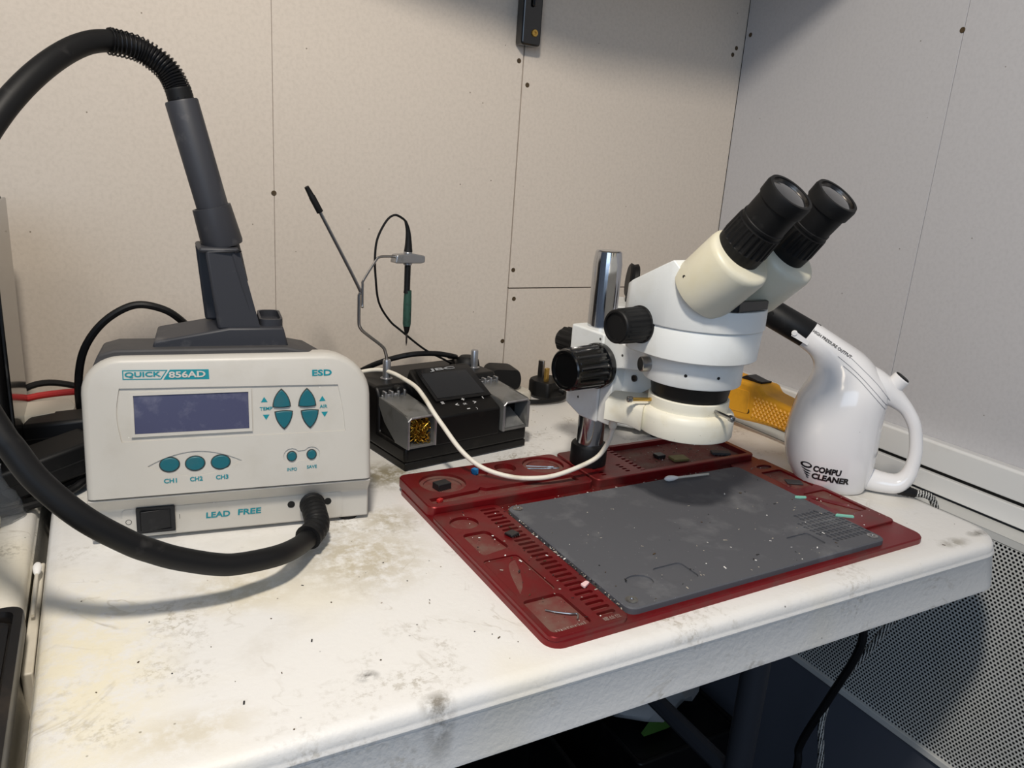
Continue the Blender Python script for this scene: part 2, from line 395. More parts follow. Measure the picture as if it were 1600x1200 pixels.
# ------------------------------------------------------------ hot air station
QO = (-.0222, .541, 0); QD = -6.9
q = thing('hot_air_station', 'grey hot air rework station with teal buttons and thick black hose', 'rework station', QO, QD)
ql = to_local(QO, QD)
TT = math.atan2(.016, .104); ct, st = math.cos(TT), math.sin(TT)
def fas(u, v, w): return (u, -.002+v*st-w*ct, .038+v*ct+w*st)
FR, FU = (1, 0, 0), (0, st, ct)
def fshape(i, z0=0.):
    x0, x1, y0, y1 = .003+i, .195-i, 0+min(i, .001), .0975-i
    out = [(x0, y0), (x1, y0)]
    for cx, rr, a in ((x1-.033+i, .033-i, 0.), (x0+.025-i, .025-i, PI/2)):
        cx = x1-(.033-i) if a == 0 else x0+(.025-i)
        cy = y1-(rr if a == 0 else rr)
        for k in range(10): t = a+PI/2*k/9; out.append((cx+rr*math.cos(t), cy+rr*math.sin(t)))
    return out
lens = []
for k in range(15): t = k/14; lens.append((.0412+.061*t, .0216-.0088*math.sin(PI*t)**.9))
for k in range(1, 14): t = 1-k/14; lens.append((.0412+.061*t, .0216+.0088*math.sin(PI*t)**.9))
eight = []
for k in range(13): a = PI*.22+ (2*PI-PI*.44)*k/12; eight.append((.1366+.0060*math.cos(a), .0220+.0060*math.sin(a)))
for k in range(13): a = PI*1.22+(2*PI-PI*.44)*k/12; eight.append((.1507+.0060*math.cos(a), .0224+.0060*math.sin(a)))
disp = [(.0262, .0393), (.1755, .0388)]+[(.1755+.0008*math.sin(PI*k/6)-.005*(k/6), .0388+(.0738-.0388)*k/6) for k in range(1, 7)]+[(.0264, .0760)]+[(.0264-.0024*math.sin(PI*k/6), .0760-.0367*k/6) for k in range(1, 6)]
def tributton(cx, vb, vt, s=1.):
    c = (2*vb+vt)/3; f = lambda x, v: (cx+(x-cx)*s, c+(v-c)*s); d = vt-vb; pts = []
    P = [f(cx-.0058, vb), f(cx+.0058, vb), f(cx, vt)]
    B = [f(cx, vb-d*.10), f(cx+.0054, vb+d*.62), f(cx-.0054, vb+d*.62)]
    for i in range(3):
        a, c2, m2 = Vector(P[i]), Vector(P[(i+1) % 3]), Vector(B[i])
        for k in range(6): t = k/6; pts.append(tuple((1-t)**2*a+2*t*(1-t)*m2+t*t*c2))
    return pts
fa = G().plate(fshape(.005), [(disp, .0013), (lens, .0008), (eight, .0008)], 0, -.026, fas, rim=[(fshape(.003), -.0006), (fshape(.001), -.0028), (fshape(0), -.007)]).obj('front_panel', 'body_grey', q, smooth=40)
# lower front
g = G(); g.prism([(.009, .003), (.009, .0255), (-.0010, .0372), (.030, .038), (.030, .003)], .003, .1945, lambda u, v, w: (w, u, v)); g.obj('lower_front', 'body_grey', q, smooth=25, bevel=.0012)
G().prism(roundpoly([(.0227, .0045), (.1742, .0045), (.1742, .0252), (.0227, .0252)], .003), .009, .0084, lambda u, v, w: (u, w, v)).obj('socket_panel', 'body_grey', q)
# dark housing
hs = [(.008, .008), (.190, .008), (.188, .098), (.176, .118), (.150, .134), (.135, .137), (.024, .137), (.014, .134), (.0105, .126), (.008, .100)]
def hz(v, k): return v if v < .05 else .05+(v-.05)*k
G().loft([[(u, y, hz(v, k)) for u, v in hs] for y, k in ((.020, 1), (.055, 1), (.10, .86), (.15, .68), (.20, .48), (.225, .42))]).obj('housing', 'body_dark', q, smooth=30, bevel=.0015)
for i in range(4):
    x = (.02, .18)[i % 2]; y = (.018, .20)[i//2]
    G().cyl((x, y, 0), (x, y, .009), .0075, n=16).obj('foot', 'rubber_black', q)
# screen
G().plate([(.0325, .0424), (.1100, .0424), (.1100, .0727), (.0325, .0727)], [([(.0346, .0444), (.1080, .0444), (.1080, .0708), (.0346, .0708)], .0010)], .0004, -.0012, fas).obj('screen_bezel', 'body_grey', q)
G().prism([(.0347, .0445), (.1079, .0445), (.1079, .0707), (.0347, .0707)], -.0011, -.0004, fas).obj('display_screen', 'lcd', q)
for cx, vb, vt in ((.1305, .0592, .0712), (.1484, .0590, .0710), (.1318, .0550, .0430), (.1501, .0549, .0428)):
    b = G().prism(tributton(cx, vb, vt), -.0014, .0006, fas).obj('arrow_button', 'teal_button', q, bevel=.0005)
    G().prism(tributton(cx, vb, vt, 1.12), -.0014, -.0010, fas).obj('button_surround', 'ink', b)
for cx, cy in ((.0551, .0219), (.0714, .0216), (.0881, .0213)):
    b = G().prism(ell(cx, cy, .0061, .0049), -.001, .0006, fas).obj('channel_button', 'teal_button', q, bevel=.0007)
    G().prism(ell(cx, cy, .0067, .0055), -.001, -.0004, fas).obj('button_surround', 'ink', b)
for cx, cy in ((.1366, .0220), (.1507, .0224)):
    b = G().prism(ell(cx, cy, .0031, .0033), -.001, .0008, fas).obj('round_button', 'teal_button', q, bevel=.0005)
    G().prism(ell(cx, cy, .0037, .0039), -.001, -.0004, fas).obj('button_surround', 'ink', b)
T3 = lambda cx, cy, up: [(cx-.0023, cy-(.0018 if up else -.0018)), (cx+.0023, cy-(.0018 if up else -.0018)), (cx, cy+(.0020 if up else -.0020))]
for cx, cy, up in ((.1186, .0644, 1), (.1196, .0517, 0), (.1593, .0635, 1), (.1607, .0518, 0)):
    G().prism(T3(cx, cy, up), -.0013, -.0011, fas).obj('arrow_mark', 'teal', q)
def ft(s, u, v, w, h, m='teal', lift=.00015, **k): lettering(s, m, q, fas(u, v, lift), FR, FU, w, h, **k)
# name plate
G().plate([(.0289, .0818), (.0524, .0813), (.0566, .0878), (.0289, .0883)], [([(.0296, .0825), (.0520, .0820), (.0554, .0871), (.0296, .0876)], .0002)], .0002, 0, fas).obj('name_frame', 'teal', q)
G().prism([(.0296, .0825), (.0520, .0820), (.0554, .0871), (.0296, .0876)], 0, .00012, fas).obj('name_ground', 'body_grey', q)
G().prism([(.0537, .0812), (.0827, .0807), (.0825, .0875), (.0580, .0879)], 0, .0002, fas).obj('name_ground', 'teal', q)
ft('QUICK', .0302, .0829, .0222, .0040, lift=.0003, bold=.03)
ft('856AD', .0572, .0822, .0232, .0045, 'body_grey', lift=.0004, bold=.03)
ft('ESD', .1522, .0806, .0140, .0046, bold=.03)
ft('TEMP', .1153, .0568, .0088, .0024, 'teal', lift=-.0011, bold=.02); ft('AIR', .1572, .0566, .0056, .0024, 'teal', lift=-.0011, bold=.02)
for i, u in enumerate((.0510, .0676, .0845)): ft('CH%d' % (i+1), u, .0090, .0083, .0032, 'teal', bold=.03)
ft('INFO', .1330, .0112, .0070, .0024, 'teal', bold=.02); ft('SAVE', .1470, .0121, .0072, .0024, 'teal', bold=.02)
def lt(s, x, z, w, h, m='teal', **k): lettering(s, m, q, (x, .0083, z), (1, 0, 0), (0, 0, 1), w, h, **k)
lt('LEAD', .0768, .0135, .0164, .0046, bold=.03, shear=.05); lt('FREE', .0985, .0137, .0164, .0046, bold=.03, shear=.05)
G().tube([(.0265+.0018*math.cos(t*PI/10), .0083, .0158+.0018*math.sin(t*PI/10)) for t in range(21)], .00018, 6).obj('off_mark', 'ink', q)
G().box(.0592, .0595, .0083, .0085, .0150, .0186).obj('on_mark', 'ink', q)
sw = G().plate(rrect(.0315, .0565, .0068, .0263, .0008), [(rrect(.0340, .0540, .0088, .0243, .0005), .0012)], 0, -.003, lambda u, v, w: (u, .0066-w, v)).obj('power_switch', 'switch_black', q, bevel=.0004)
G().prism([(.0346, .0072), (.0346, .0046), (.0440, .0058), (.0534, .0076), (.0534, .0090)], .0092, .0240, lambda u, v, w: (u, v, w)).obj('rocker', 'switch_black', sw, bevel=.0003)
for x in (.1364, .1634):
    G().lathe((x, .0084, .0183), (0, -1, 0), [(.0027, -.0005), (.0027, .0003), (.0022, .0004)], 18).obj('screw_hole', 'hole_black', q)
# hose
HW = [(.1245, .497, .0155), (.1117, .4798, .014), (.0906, .4526, .0221), (.0651, .441, .0268), (.0498, .4367, .0312), (.0287, .4336, .0408), (.0155, .4317, .0488), (.003, .4297, .0581), (-.018, .4295, .0768), (-.0363, .4346, .098), (-.0463, .4397, .1151), (-.0513, .4428, .1237), (-.0633, .4546, .1506), (-.0709, .4695, .1842), (-.0694, .4854, .218), (-.0582, .5023, .2532), (-.0429, .5209, .2821), (-.0239, .542, .3069), (-.0037, .5662, .3252), (.0143, .5823, .3325), (.0328, .5892, .3302), (.0475, .5873, .3201), (.0537, .5846, .3079), (.0554, .582, .299)]
hp = [(.1514, .006, .0188), (.1514, -.010, .0188)]+[ql(p) for p in HW[0:1]]+[ql(p) for p in HW[1:]]
hp = spline(hp, 8)
hose = G().tube(hp, .0068, 18).obj('hose', 'hose', q)
el = spline([(.1514, .004, .0188), (.1514, -.010, .0188), ql((.1245, .497, .0155)), ql((.1150, .4840, .0142))], 16)
rr = [.0086+(.0004 if (i % 4) < 2 else -.0003) for i in range(len(el))]; rr[0] = rr[1] = rr[2] = .0096; rr[-1] = rr[-2] = rr[-3] = .0094
G().tube(el, rr, 18).obj('strain_relief', 'rubber_black', hose)
# spring coil around the hose end
def helix(path, r, turns):
    n = len(path); out = []; steps = turns*12
    P = [Vector(p) for p in path]; t = (P[1]-P[0]).normalized(); u = t.orthogonal().normalized(); fr = []
    for i, p in enumerate(P):
        d = (P[min(i+1, n-1)]-P[max(i-1, 0)]).normalized(); u = (u-d*u.dot(d)).normalized(); fr.append((p, u.copy(), d.cross(u)))
    for s in range(steps+1):
        x = s/steps*(n-1); i = min(int(x), n-2); f = x-i
        p = fr[i][0].lerp(fr[i+1][0], f); uu = fr[i][1].lerp(fr[i+1][1], f); vv = fr[i][2].lerp(fr[i+1][2], f); a = 2*PI*s/12
        out.append(p+(uu*math.cos(a)+vv*math.sin(a))*r)
    return out
sp = spline([ql(p) for p in HW[19:]], 10)
G().tube(helix(sp, .0080, 30), .0006, 5).obj('coil_spring', 'spring', hose)
# handpiece stand on top of the station
H = []
def hp3(u, v, y0, y1): pass
g = G(); Y0, Y1 = .028, .080
g.prism([(.0465, .1352), (.1376, .1352), (.1342, .1498), (.0973, .1498), (.0480, .1408)], Y0, Y1, lambda u, v, w: (u, w, v))
g.box(.052, .133, Y0+.004, Y1-.004, .1335, .137)
st_ = g.obj('stand_base', 'holder_grey', q, bevel=.0015)
def post(z): return .0894+(z-.150)*(-.0060/.051), .1181+(z-.150)*(-.0133/.0557)
g = G(); a0, a1 = post(.148); b0, b1 = post(.2045)
for (y0, y1, e) in ((.030, .036, 0), (.066, .072, .0085)):
    g.loft([[(a0-e, y0, .148), (a1, y0, .148), (a1, y1, .148), (a0-e, y1, .148)], [(b0-e*.8, y0, .2045), (b1, y0, .2045), (b1, y1, .2045), (b0-e*.8, y1, .2045)]])
g.loft([[(b0-.004, .030, .2020), (b1, .030, .2020), (b1, .072, .2020), (b0-.007, .072, .2020)], [(b0-.004, .030, .2060), (b1, .030, .2060), (b1, .072, .2060), (b0-.007, .072, .2060)]])
g.loft([[(a1-.006, .030, .148), (a1, .030, .148), (a1, .072, .148), (a1-.006, .072, .148)], [(b1-.006, .030, .2045), (b1, .030, .2045), (b1, .072, .2045), (b1-.006, .072, .2045)]])
g.obj('stand_post', 'holder_grey', q, bevel=.002)
AX = Vector((-.0168, 0, .0675)).normalized()
def collar():
    c0 = Vector((.0950, .0505, .2055)); X = Vector((AX.z, 0, -AX.x)); n = 28; rings = []
    for hh, ro in ((0, .0137), (.0275, .0128)):
        rings.append((hh, ro))
    g = G(); out = []
    for hh, ro in ((0, .0137), (.002, .0142), (.0275, .0130)):
        out.append([c0+AX*hh+X*ro*math.cos(2*PI*k/n)+Vector((0, 1, 0))*ro*1.35*math.sin(2*PI*k/n) for k in range(n)])
    for hh in (.0275, .004):
        out.append([c0+AX*hh+X*.0114*math.cos(2*PI*k/n)+Vector((0, 1, 0))*.0125*math.sin(2*PI*k/n) for k in range(n)])
    g.loft(out); g.obj('stand_collar', 'holder_grey', q)
collar()
G().plate(rrect(.118, .1345, .034, .074, .006), [(rrect(.1195, .133, .036, .072, .005), .006)], .1545, .146).obj('stand_cup', 'holder_grey', q)
G().prism(ell(.0835, .0505, .0115, .010), .1422, .1436, lambda u, v, w: (u, v, w+(u-.0835)*.18)).obj('nozzle_hole', 'hole_black', q)
hd = thing('hot_air_handpiece', 'dark grey hot air handpiece standing upright in the station holder', 'handpiece', QO, QD)
G().lathe((.0952, .0505, .2075), AX, [(.0092, -.030), (.0104, -.01), (.0107, .02), (.0107, .0955), (.0102, .0965), (.0085, .0966)], 32).obj('handle', 'holder_grey', hd)
G().lathe((.0952, .0505, .2075), AX, [(.0082+(.0003 if k % 2 else 0), .0955+k*.0011) for k in range(9)], 24).obj('ferrule', 'rubber_black', hd)
G().lathe((.0952, .0505, .2075), AX, [(.0060, -.058), (.0060, -.03)], 20).obj('nozzle', 'steel_dark', hd)

# ------------------------------------------------------------ soldering station
JO = (.2317, .6058, 0); JD = 10.5
j = thing('soldering_station', 'black soldering station with slanted screen, brass wool cleaner and cable arm', 'soldering station', JO, JD)
jl = to_local(JO, JD)
yz = lambda u, v, w: (w, u, v)
G().prism([(0, .001), (0, .008), (.150, .008), (.150, .001)], .0005, .1425, yz).obj('base_plate', 'jbc_black', j, bevel=.001)
g = G(); g.prism([(0, .0075), (0, .0225), (.052, .0225), (.052, .056), (.058, .066), (.118, .066), (.140, .050), (.150, .035), (.150, .0075)], .0, .143, yz)
g.obj('body', 'jbc_black', j, bevel=.003, seg=3)
# console
cn = []
for k in range(9):
    t = k/8; cn.append((.0315+.0745*t, .0005-.0012*math.sin(PI*t)))
def con(u, v, w):  # u across, v along slope 0..1, w height off the slope
    return (u, v*.06-w*.44, .0485+v*.0295+w*.9)
g = G()
xa0, xa1, xb0, xb1 = .0315, .1065, .0405, .1085
g.loft([[(xa0, -.001, .020), (xa1, -.001, .020), (xb1, .09, .020), (xb0, .09, .020)],
        [(xa0, -.001, .0475), (xa1, -.001, .0475), (xb1, .064, .0775), (xb0, .064, .0775)]])
g.obj('console', 'jbc_black', j, bevel=.0015)
SL = .06686; sn = Vector((0, -.0295, .06)).normalized(); su = Vector((0, .06, .0295)).normalized()
def scr(u, v, w=0.): return tuple(Vector((u, -.001, .0479))+su*v+sn*(w+.0004))
G().prism([(.0420, .0195), (.1060, .0175), (.1062, .0655), (.0428, .0668)], 0, .0006, scr).obj('screen_glass', 'jbc_gloss', j)
G().prism([(.0455, .0232), (.1000, .0220), (.0985, .0572), (.0462, .0590)], .0006, .0009, scr).obj('display_screen', 'jbc_screen', j)
def jt(s, u, v, h, w=None, m='jbc_print', **k): lettering(s, m, j, scr(u, v, .0009), (1, 0, 0), su, w, h, **k)
jt('JBC', .0575, .0598, .0046, .0300, 'logo_grey', bold=.03)
jt('+', .0708, .0168, .0034, align='C', bold=.03); jt('-', .0696, .0036, .0010, .0034, align='C', bold=.03)
jt('<', .0606, .0112, .0036, align='C', bold=.02); jt('>', .0813, .0108, .0036, align='C', bold=.02)
jt('OK', .0695, .0105, .0022, .0042, align='C', bold=.02); jt('I', .0935, .0150, .0032, .0009, align='C', bold=.03); jt(')', .0785, .0022, .0034, align='C', bold=.03)
for k in range(3): G().prism([(.0458, .0150+k*.0012), (.0490, .0150+k*.0012), (.0490, .0156+k*.0012), (.0458, .0156+k*.0012)], .0006, .0008, scr).obj('menu_mark', 'jbc_print', j)
# side modules: left cleaner with brass wool, right tray
def module(x0, x1, nm):
    m = tag(bpy.data.objects.new(nm, None)); 
    g = G(); t = .0022; prof = [(-.002, .0222), (-.002, .0505), (.001, .0525), (.030, .0555), (.051, .0575), (.051, .050), (.040, .036), (.020, .0235)]
    for a, b in ((x0, x0+t), (x1-t, x1)): g.prism(prof, a, b, yz)
    g.prism([(-.0015, .0505), (.001, .0525), (.030, .0555), (.051, .0575), (.051, .0555), (.030, .0535), (.002, .0505)], x0, x1, yz)
    g.box(x0, x1, -.002, .020, .0222, .0242)
    o = g.obj(nm, 'silver_plastic', j, bevel=.0008)
    r = G(); path = [(x0+.001, -.0025, .0225), (x0+.001, -.0025, .049), (x0+.0035, -.0020, .0515), (x1-.0035, -.0020, .0515), (x1-.001, -.0025, .049), (x1-.001, -.0025, .0225)]
    r.tube(path, .0012, 8); r.obj('rim', 'silver', o)
    G().box(x0+t, x1-t, .018, .05, .0225, .052).obj('cavity_back', 'jbc_black', o)
    cl = G()
    for k in range(4):
        x = x0+.004+k*(x1-x0-.010)/3; cl.box(x, x+.0022, .046, .053, .056, .063)
    cl.box(x0+.003, x1-.003, .0505, .053, .055, .059)
    cl.obj('tip_rack', 'silver', o, bevel=.0005)
    return o
ml = module(.0005, .0310, 'cleaner_housing'); mr = module(.1095, .1425, 'tip_tray_housing')
wl = G(); random.seed(3)
for k in range(130):
    c = Vector((random.uniform(.006, .026), random.uniform(.000, .014), random.uniform(.0265, .048))); pts = []
    ax = Vector((random.gauss(0, 1), random.gauss(0, 1), random.gauss(0, 1))).normalized(); u = ax.orthogonal().normalized(); v = ax.cross(u); r = random.uniform(.002, .0042)
    for i in range(10): a = i*.75; pts.append(c+u*r*math.cos(a)+v*r*math.sin(a)+ax*(i-5)*.0005)
    pts = [Vector((min(max(p.x, .0032), .0282), min(max(p.y, -.0005), .0175), min(max(p.z, .0247), .0500))) for p in pts]
    wl.tube(pts, .00038, 4)
tag(wl.obj('brass_wool', 'wool_brass', ml, merge=False), kind='stuff')
G().loft([[(.1125, .000, .0245), (.1395, .000, .0245), (.1395, .017, .0245), (.1125, .017, .0245)], [(.120, .016, .040), (.132, .016, .040), (.132, .0175, .040), (.120, .0175, .040)]]).obj('tray_wedge', 'silver_plastic', mr)
# posts, shoulder knob, cable arm
for x, zt in ((.0247, .0850), (.1310, .0850)):
    p = G().lathe((x, .080, .062), (0, 0, 1), [(.0062, 0), (.0062, .0045), (.0040, .005), (.0040, zt-.0635), (.0034, zt-.062)], 20).obj('post', 'silver', j)
G().lathe((.0215, .0515, .0625), (0, -1, 0), [(.004, -.004), (.004, .003), (.003, .004)], 16).obj('release_knob', 'rubber_black', j)
Y = .080
arm = [(.0247, Y, .078), (.0246, Y, .0845), (.0226, Y, .0928), (.0189, Y, .0989), (.0, Y, .1137), (-.0048, Y, .119), (-.0064, Y, .1250), (-.0066, Y, .150), (-.0075, Y, .1580), (-.0464, Y, .2265)]
ca = G().tube(spline(arm, 4), .0016, 10).obj('cable_arm', 'steel', j)
G().tube([(-.0455, Y, .2250), (-.0530, Y, .2378), (-.0534, Y, .2384), (-.0580, Y, .2460)], [.0029, .0029, .0026, .0020], 12).obj('cable_clip', 'rubber_black', ca)
ra = [(-.0040, Y-.002, .1385), (-.0036, Y-.001, .1420), (-.0036, Y-.001, .160), (-.0028, Y-.001, .1640), (.0100, Y-.001, .1825), (.0130, Y-.001, .1850), (.0165, Y-.001, .1857), (.0300, Y-.001, .1856)]
G().tube(spline(ra, 4), .0012, 10).obj('iron_arm', 'steel', ca)
g = G(); g.prism(roundpoly([(.0284, .1795), (.0575, .1790), (.0612, .1800), (.0610, .1862), (.0480, .1885), (.0300, .1875)], .0016), Y-.0055, Y+.0055, lambda u, v, w: (u, w, v))
g.cyl((.0447, Y, .1770), (.0447, Y, .190), .0042, n=18)
g.obj('iron_holder', 'silver', ca, bevel=.0008)
G().tube(spline([(.133, .13, .066), (.12, .10, .074), (.09, .095, .0815), (.06, .10, .0815), (.035, .12, .07), (.02, .15, .05)], 8), .0028, 10).obj('power_cable', 'black_plastic', j)
G().lathe((.1310, .092, .060), (0, 0, 1), [(.013, 0), (.0135, .006), (.012, .012), (.008, .0155), (.002, .016)], 20).obj('shoulder_boot', 'rubber_black', j)
si = thing('soldering_iron', 'slim black soldering iron with green grip hanging tip down from the arm', 'soldering iron', JO, JD)
ix, iy = .0449, .080
G().lathe((ix, iy, 0), (0, 0, 1), [(.0030, .1935), (.0030, .176), (.0030, .153), (.0034, .150)][::-1], 18).obj('shaft', 'rubber_black', si)
G().lathe((ix+.0010, iy, 0), (0, 0, 1), [(.0036, .117), (.0040, .1195), (.0040, .139), (.0038, .1455), (.0036, .1525)], 18).obj('grip', 'iron_green', si)
G().lathe((ix+.0010, iy, 0), (0, 0, 1), [(.0014, .1095), (.0022, .111), (.0036, .1172)], 18).obj('collar', 'rubber_black', si)
G().lathe((ix+.0012, iy, 0), (0, 0, 1), [(.0002, .097), (.0009, .1005), (.0010, .1100)], 12).obj('tip', 'steel_dark', si)
G().tube(spline([(ix, iy, .1900), (ix, iy, .1985), (ix-.0010, iy, .2100), (ix-.0040, iy, .2190)], 5), [.0042-.0030*k/15 for k in range(16)], 14).obj('strain_relief', 'rubber_black', si)
cb = [(.0420, iy, .2170), (.0383, iy, .2207), (.0293, iy, .224), (.0206, iy, .2186), (.0116, iy, .2027), (.0093, iy, .1862), (.0124, iy+.004, .167), (.0199, iy+.010, .1403), (.0346, iy+.014, .1206), (.0480, iy+.015, .1095), (.0768, iy+.015, .0875), (.1030, iy+.016, .0735), (.125, iy+.028, .062)]
G().tube(spline(cb, 8), .0011, 8).obj('cable', 'rubber_black', si)

# ------------------------------------------------------------ red aluminium base tray
MO = (.2185, .3225, 0); MD = 1.4
b_ = thing('repair_tray', 'red anodised aluminium repair tray with part pockets under the microscope', 'tray', MO, MD)
mm = lambda pts: [(x/1000, y/1000) for x, y in pts]
def grow(poly, s):
    cx = sum(p[0] for p in poly)/len(poly); cy = sum(p[1] for p in poly)/len(poly)
    out = []
    for x, y in poly:
        d = Vector((x-cx, y-cy)); L = d.length; out.append((x+d.x/L*s, y+d.y/L*s))
    return out
base_o = rrect(0, .366, 0, .246, .010)
G().plate(base_o, [], .0052, .0, rim=[(rrect(-.0008, .3668, -.0008, .2468, .0108), .0042), (rrect(-.0008, .3668, -.0008, .2468, .0108), .0008)]).obj('base_plate', 'anodised_red', b_, smooth=30)
P1 = mm(ell(18.5, 156, 11.5, 10.5)); P2 = mm(roundpoly([(8, 139), (29, 139), (33, 109), (8, 104)], 5))
P3 = mm(roundpoly([(4, 98), (32, 98), (33.5, 47), (4.2, 46)], 4)); P4 = mm(roundpoly([(4, 42.5), (32.5, 42.5), (33.5, 5.5), (3.5, 5)], 4))
ribs = []
for k in range(27):
    y = 9+k*6.15; ribs.append((mm(roundpoly([(40, y), (54, y), (54, y+3.4), (40, y+3.4)], 1.5, 2)), .0022))
G().plate(rrect(.0005, .0585, .0005, .1775, .006), [(P1, .0026), (P2, .0026), (P3, .0013), (P4, .0024)]+ribs, .0080, .005, rim=[(rrect(.0, .059, .0, .178, .0064), .0074)], fm=1).obj('left_rail', ['anodised_red', 'tray_dusty'], b_, smooth=30)
lf = []
for k in range(13): t = k/12; lf.append((.0085+.0195*t, .052+.041*t-.0135*math.sin(PI*t)*.5))
for k in range(1, 12): t = 1-k/12; lf.append((.0085+.0195*t, .052+.041*t+.0135*math.sin(PI*t)*.9))
G().plate(mm(roundpoly([(5, 97), (31, 97), (32.5, 48), (5.2, 47)], 3)), [(lf, .0010)], .0070, .0055, fm=1).obj('pocket_insert', ['anodised_red', 'tray_dusty'], b_)
# raised back row, left block
bl = G().plate(rrect(.0008, .1572, .1800, .2492, .006), [(mm(ell(30, 222, 20, 20, 36)), .0045), (mm(ell(70, 231, 8, 7)), .004), (mm(ell(97, 233.5, 10, 10)), .005), (mm(ell(134, 228, 19.5, 19)), .0045),
      (mm(roundpoly([(6, 186), (146, 186), (146, 199), (60, 199), (56, 203.0), (52, 199), (16, 196), (6, 196)], 1.2, 2)), .003)], .0130, .005, rim=[(rrect(0, .158, .1792, .25, .0066), .0122)], fm=1)
bl.obj('back_rail', ['anodised_red', 'tray_dusty'], b_, smooth=30)
for cx, cy, r in ((30, 222, 16.5), (134, 228, 15.5)):
    G().plate(mm(ell(cx, cy, r+3.4, r+3.4, 36)), [(mm(ell(cx, cy, r, r, 36)), .0014)], .0107, .0064, fm=1).obj('dish', ['tray_dusty', 'tray_dusty'], b_, smooth=30)
# right block with the wide pocket and combed edge
comb = [(214, 184.5), (351, 184.5), (351, 245), (214, 245)]
cp = [(351, 184.5), (351, 245), (214, 245)]
for k in range(10):
    y = 244-k*6.0; cp += [(214, y-1.5), (220, y-1.5), (220, y-4.2), (214, y-4.2)]
cp += [(214, 184.5)]
holes = []
for a in range(2):
    for k in range(4): holes.append((mm(rrect(172+a*27, 177+a*27, 187+k*5.0, 189.6+k*5.0, .8, 2)), .0025))
G().plate(rrect(.1620, .3562, .1800, .2492, .005), [(mm(cp), .0052)]+holes, .0130, .005, rim=[(rrect(.1612, .357, .1792, .25, .0056), .0122)], fm=1).obj('back_rail', ['anodised_red', 'tray_dusty'], b_, smooth=30)
# right rail
G().plate(rrect(.3205, .3655, .0285, .1775, .004), [(mm(roundpoly([(334, 150), (361, 150), (361, 108), (334, 108)], 3)), .0018), (mm(roundpoly([(332, 98), (362, 98), (362, 52), (330, 52)], 3)), .0018), (mm(ell(350, 160, 9, 5)), .0018)],
    .0072, .005, rim=[(rrect(.320, .366, .028, .178, .0044), .0066)], fm=1).obj('right_rail', ['anodised_red', 'tray_dusty'], b_, smooth=30)
G().prism(mm([(334, 96), (338, 96), (360, 60), (360, 54), (356, 54), (334, 90)]), .0052, .0062).obj('pocket_insert', 'anodised_red', b_)
for s, x, y, w, h in (('material', .0085, .0075, .022, .0034), ('material', .0090, .0508, .019, .0034), ('螺丝位', .0405, .0025, .013, .0038)):
    lettering(s, 'engrave', b_, (x, y, .0057 if y < .02 and x < .03 else (.0066 if x < .03 else .0081)), (1, 0, 0), (0, 1, 0), w, h)
# silicone pad
pd = thing('silicone_mat', 'dark grey silicone mat lying on the red tray, scuffed and dusty', 'mat', MO, MD)
grid = []
for c in range(10):
    for r_ in range(8):
        if (c < 2 and r_ > 5) or (c > 7 and r_ > 6) or (c < 1 and r_ < 2): continue
        x = 270+c*4.9; y = 17+r_*6.1; grid.append((mm(rrect(x, x+3.5, y, y+4.4, .4, 1)), .0012))
pad_p = [(mm(ell(89, 30, 10.5, 8.5)), .0012), (mm(rrect(107.5, 134, 18.5, 40.5, 4)), .0012), (mm(rrect(240, 265, 18.5, 37.5, 2.5)), .0012)]
G().plate(rrect(.0620, .3185, .0050, .1660, .006), pad_p+grid, .0098, .0052, rim=[(rrect(.0612, .3193, .0042, .1668, .0066), .0090)]).obj('mat_body', 'pad_grey', pd, smooth=30)
for x, y in ((68.5, 160), (69.5, 13.5), (312, 12)):
    sc = G().lathe((x/1000, y/1000, .0096), (0, 0, 1), [(.0042, 0), (.0042, .0006), (.0034, .0009), (.0016, .0008), (.0012, .0001)], 18).obj('screw', 'steel', pd)

# ------------------------------------------------------------ stereo microscope
XO = (.3909, .5459, 0); XD = 10
x_ = thing('stereo_microscope', 'white stereo microscope with cream binocular pods, black eyepieces and steel pillar', 'microscope', XO, XD)
xl = to_local(XO, XD); YC = -.105
G().lathe((0, 0, 0), (0, 0, 1), [(.0127, .0145), (.0127, .1995), (.0114, .2095), (.0100, .2105)], 40).obj('pillar', 'chrome', x_)
G().lathe((0, 0, 0), (0, 0, 1), [(.0166, .0130), (.0170, .0145), (.0170, .0305), (.0160, .0325), (.0128, .0330)], 36).obj('pillar_foot', 'rubber_black', x_)
fb = G().prism([(.0165, .1440), (.0165, .0715), (-.0035, .0630), (-.0245, .0630), (-.0245, .1425)], -.0205, .0205, yz).obj('focus_block', 'scope_white', x_, bevel=.0015)
ar = G().prism([(-.0252, .1420), (-.0252, .0645), (-.0390, .0645), (-.0390, .1100), (-.0400, .1140), (-.0430, .1165), (-.0480, .1175), (-.0760, .1225), (-.0760, .1380), (-.0480, .1385), (-.0360, .1420)], -.0195, .0195, yz).obj('focus_arm', 'scope_white', x_, bevel=.001)
G().prism([(-.038, .082), (-.038, .119), (-.074, .124), (-.074, .108)], -.006, .006, yz).obj('web', 'scope_white', ar)
for xx in (-.0065,):
    G().lathe((xx, -.052, .109), (-1, 0, 0), [(.0030, 0), (.0030, .0014), (.0018, .0014), (.0016, .0004)], 14).obj('allen_screw', 'steel_dark', ar)
for yy, zz in ((-.0470, .1290), (-.0205, .1375), (.0, .060+.02)):
    G().lathe((-.0193 if yy < -.03 else -.0203, yy, zz), (-1, 0, 0), [(.0012, 0), (.0011, .0004), (.0007, .0002)], 10).obj('set_screw', 'steel_dark', ar if yy < -.03 else fb)
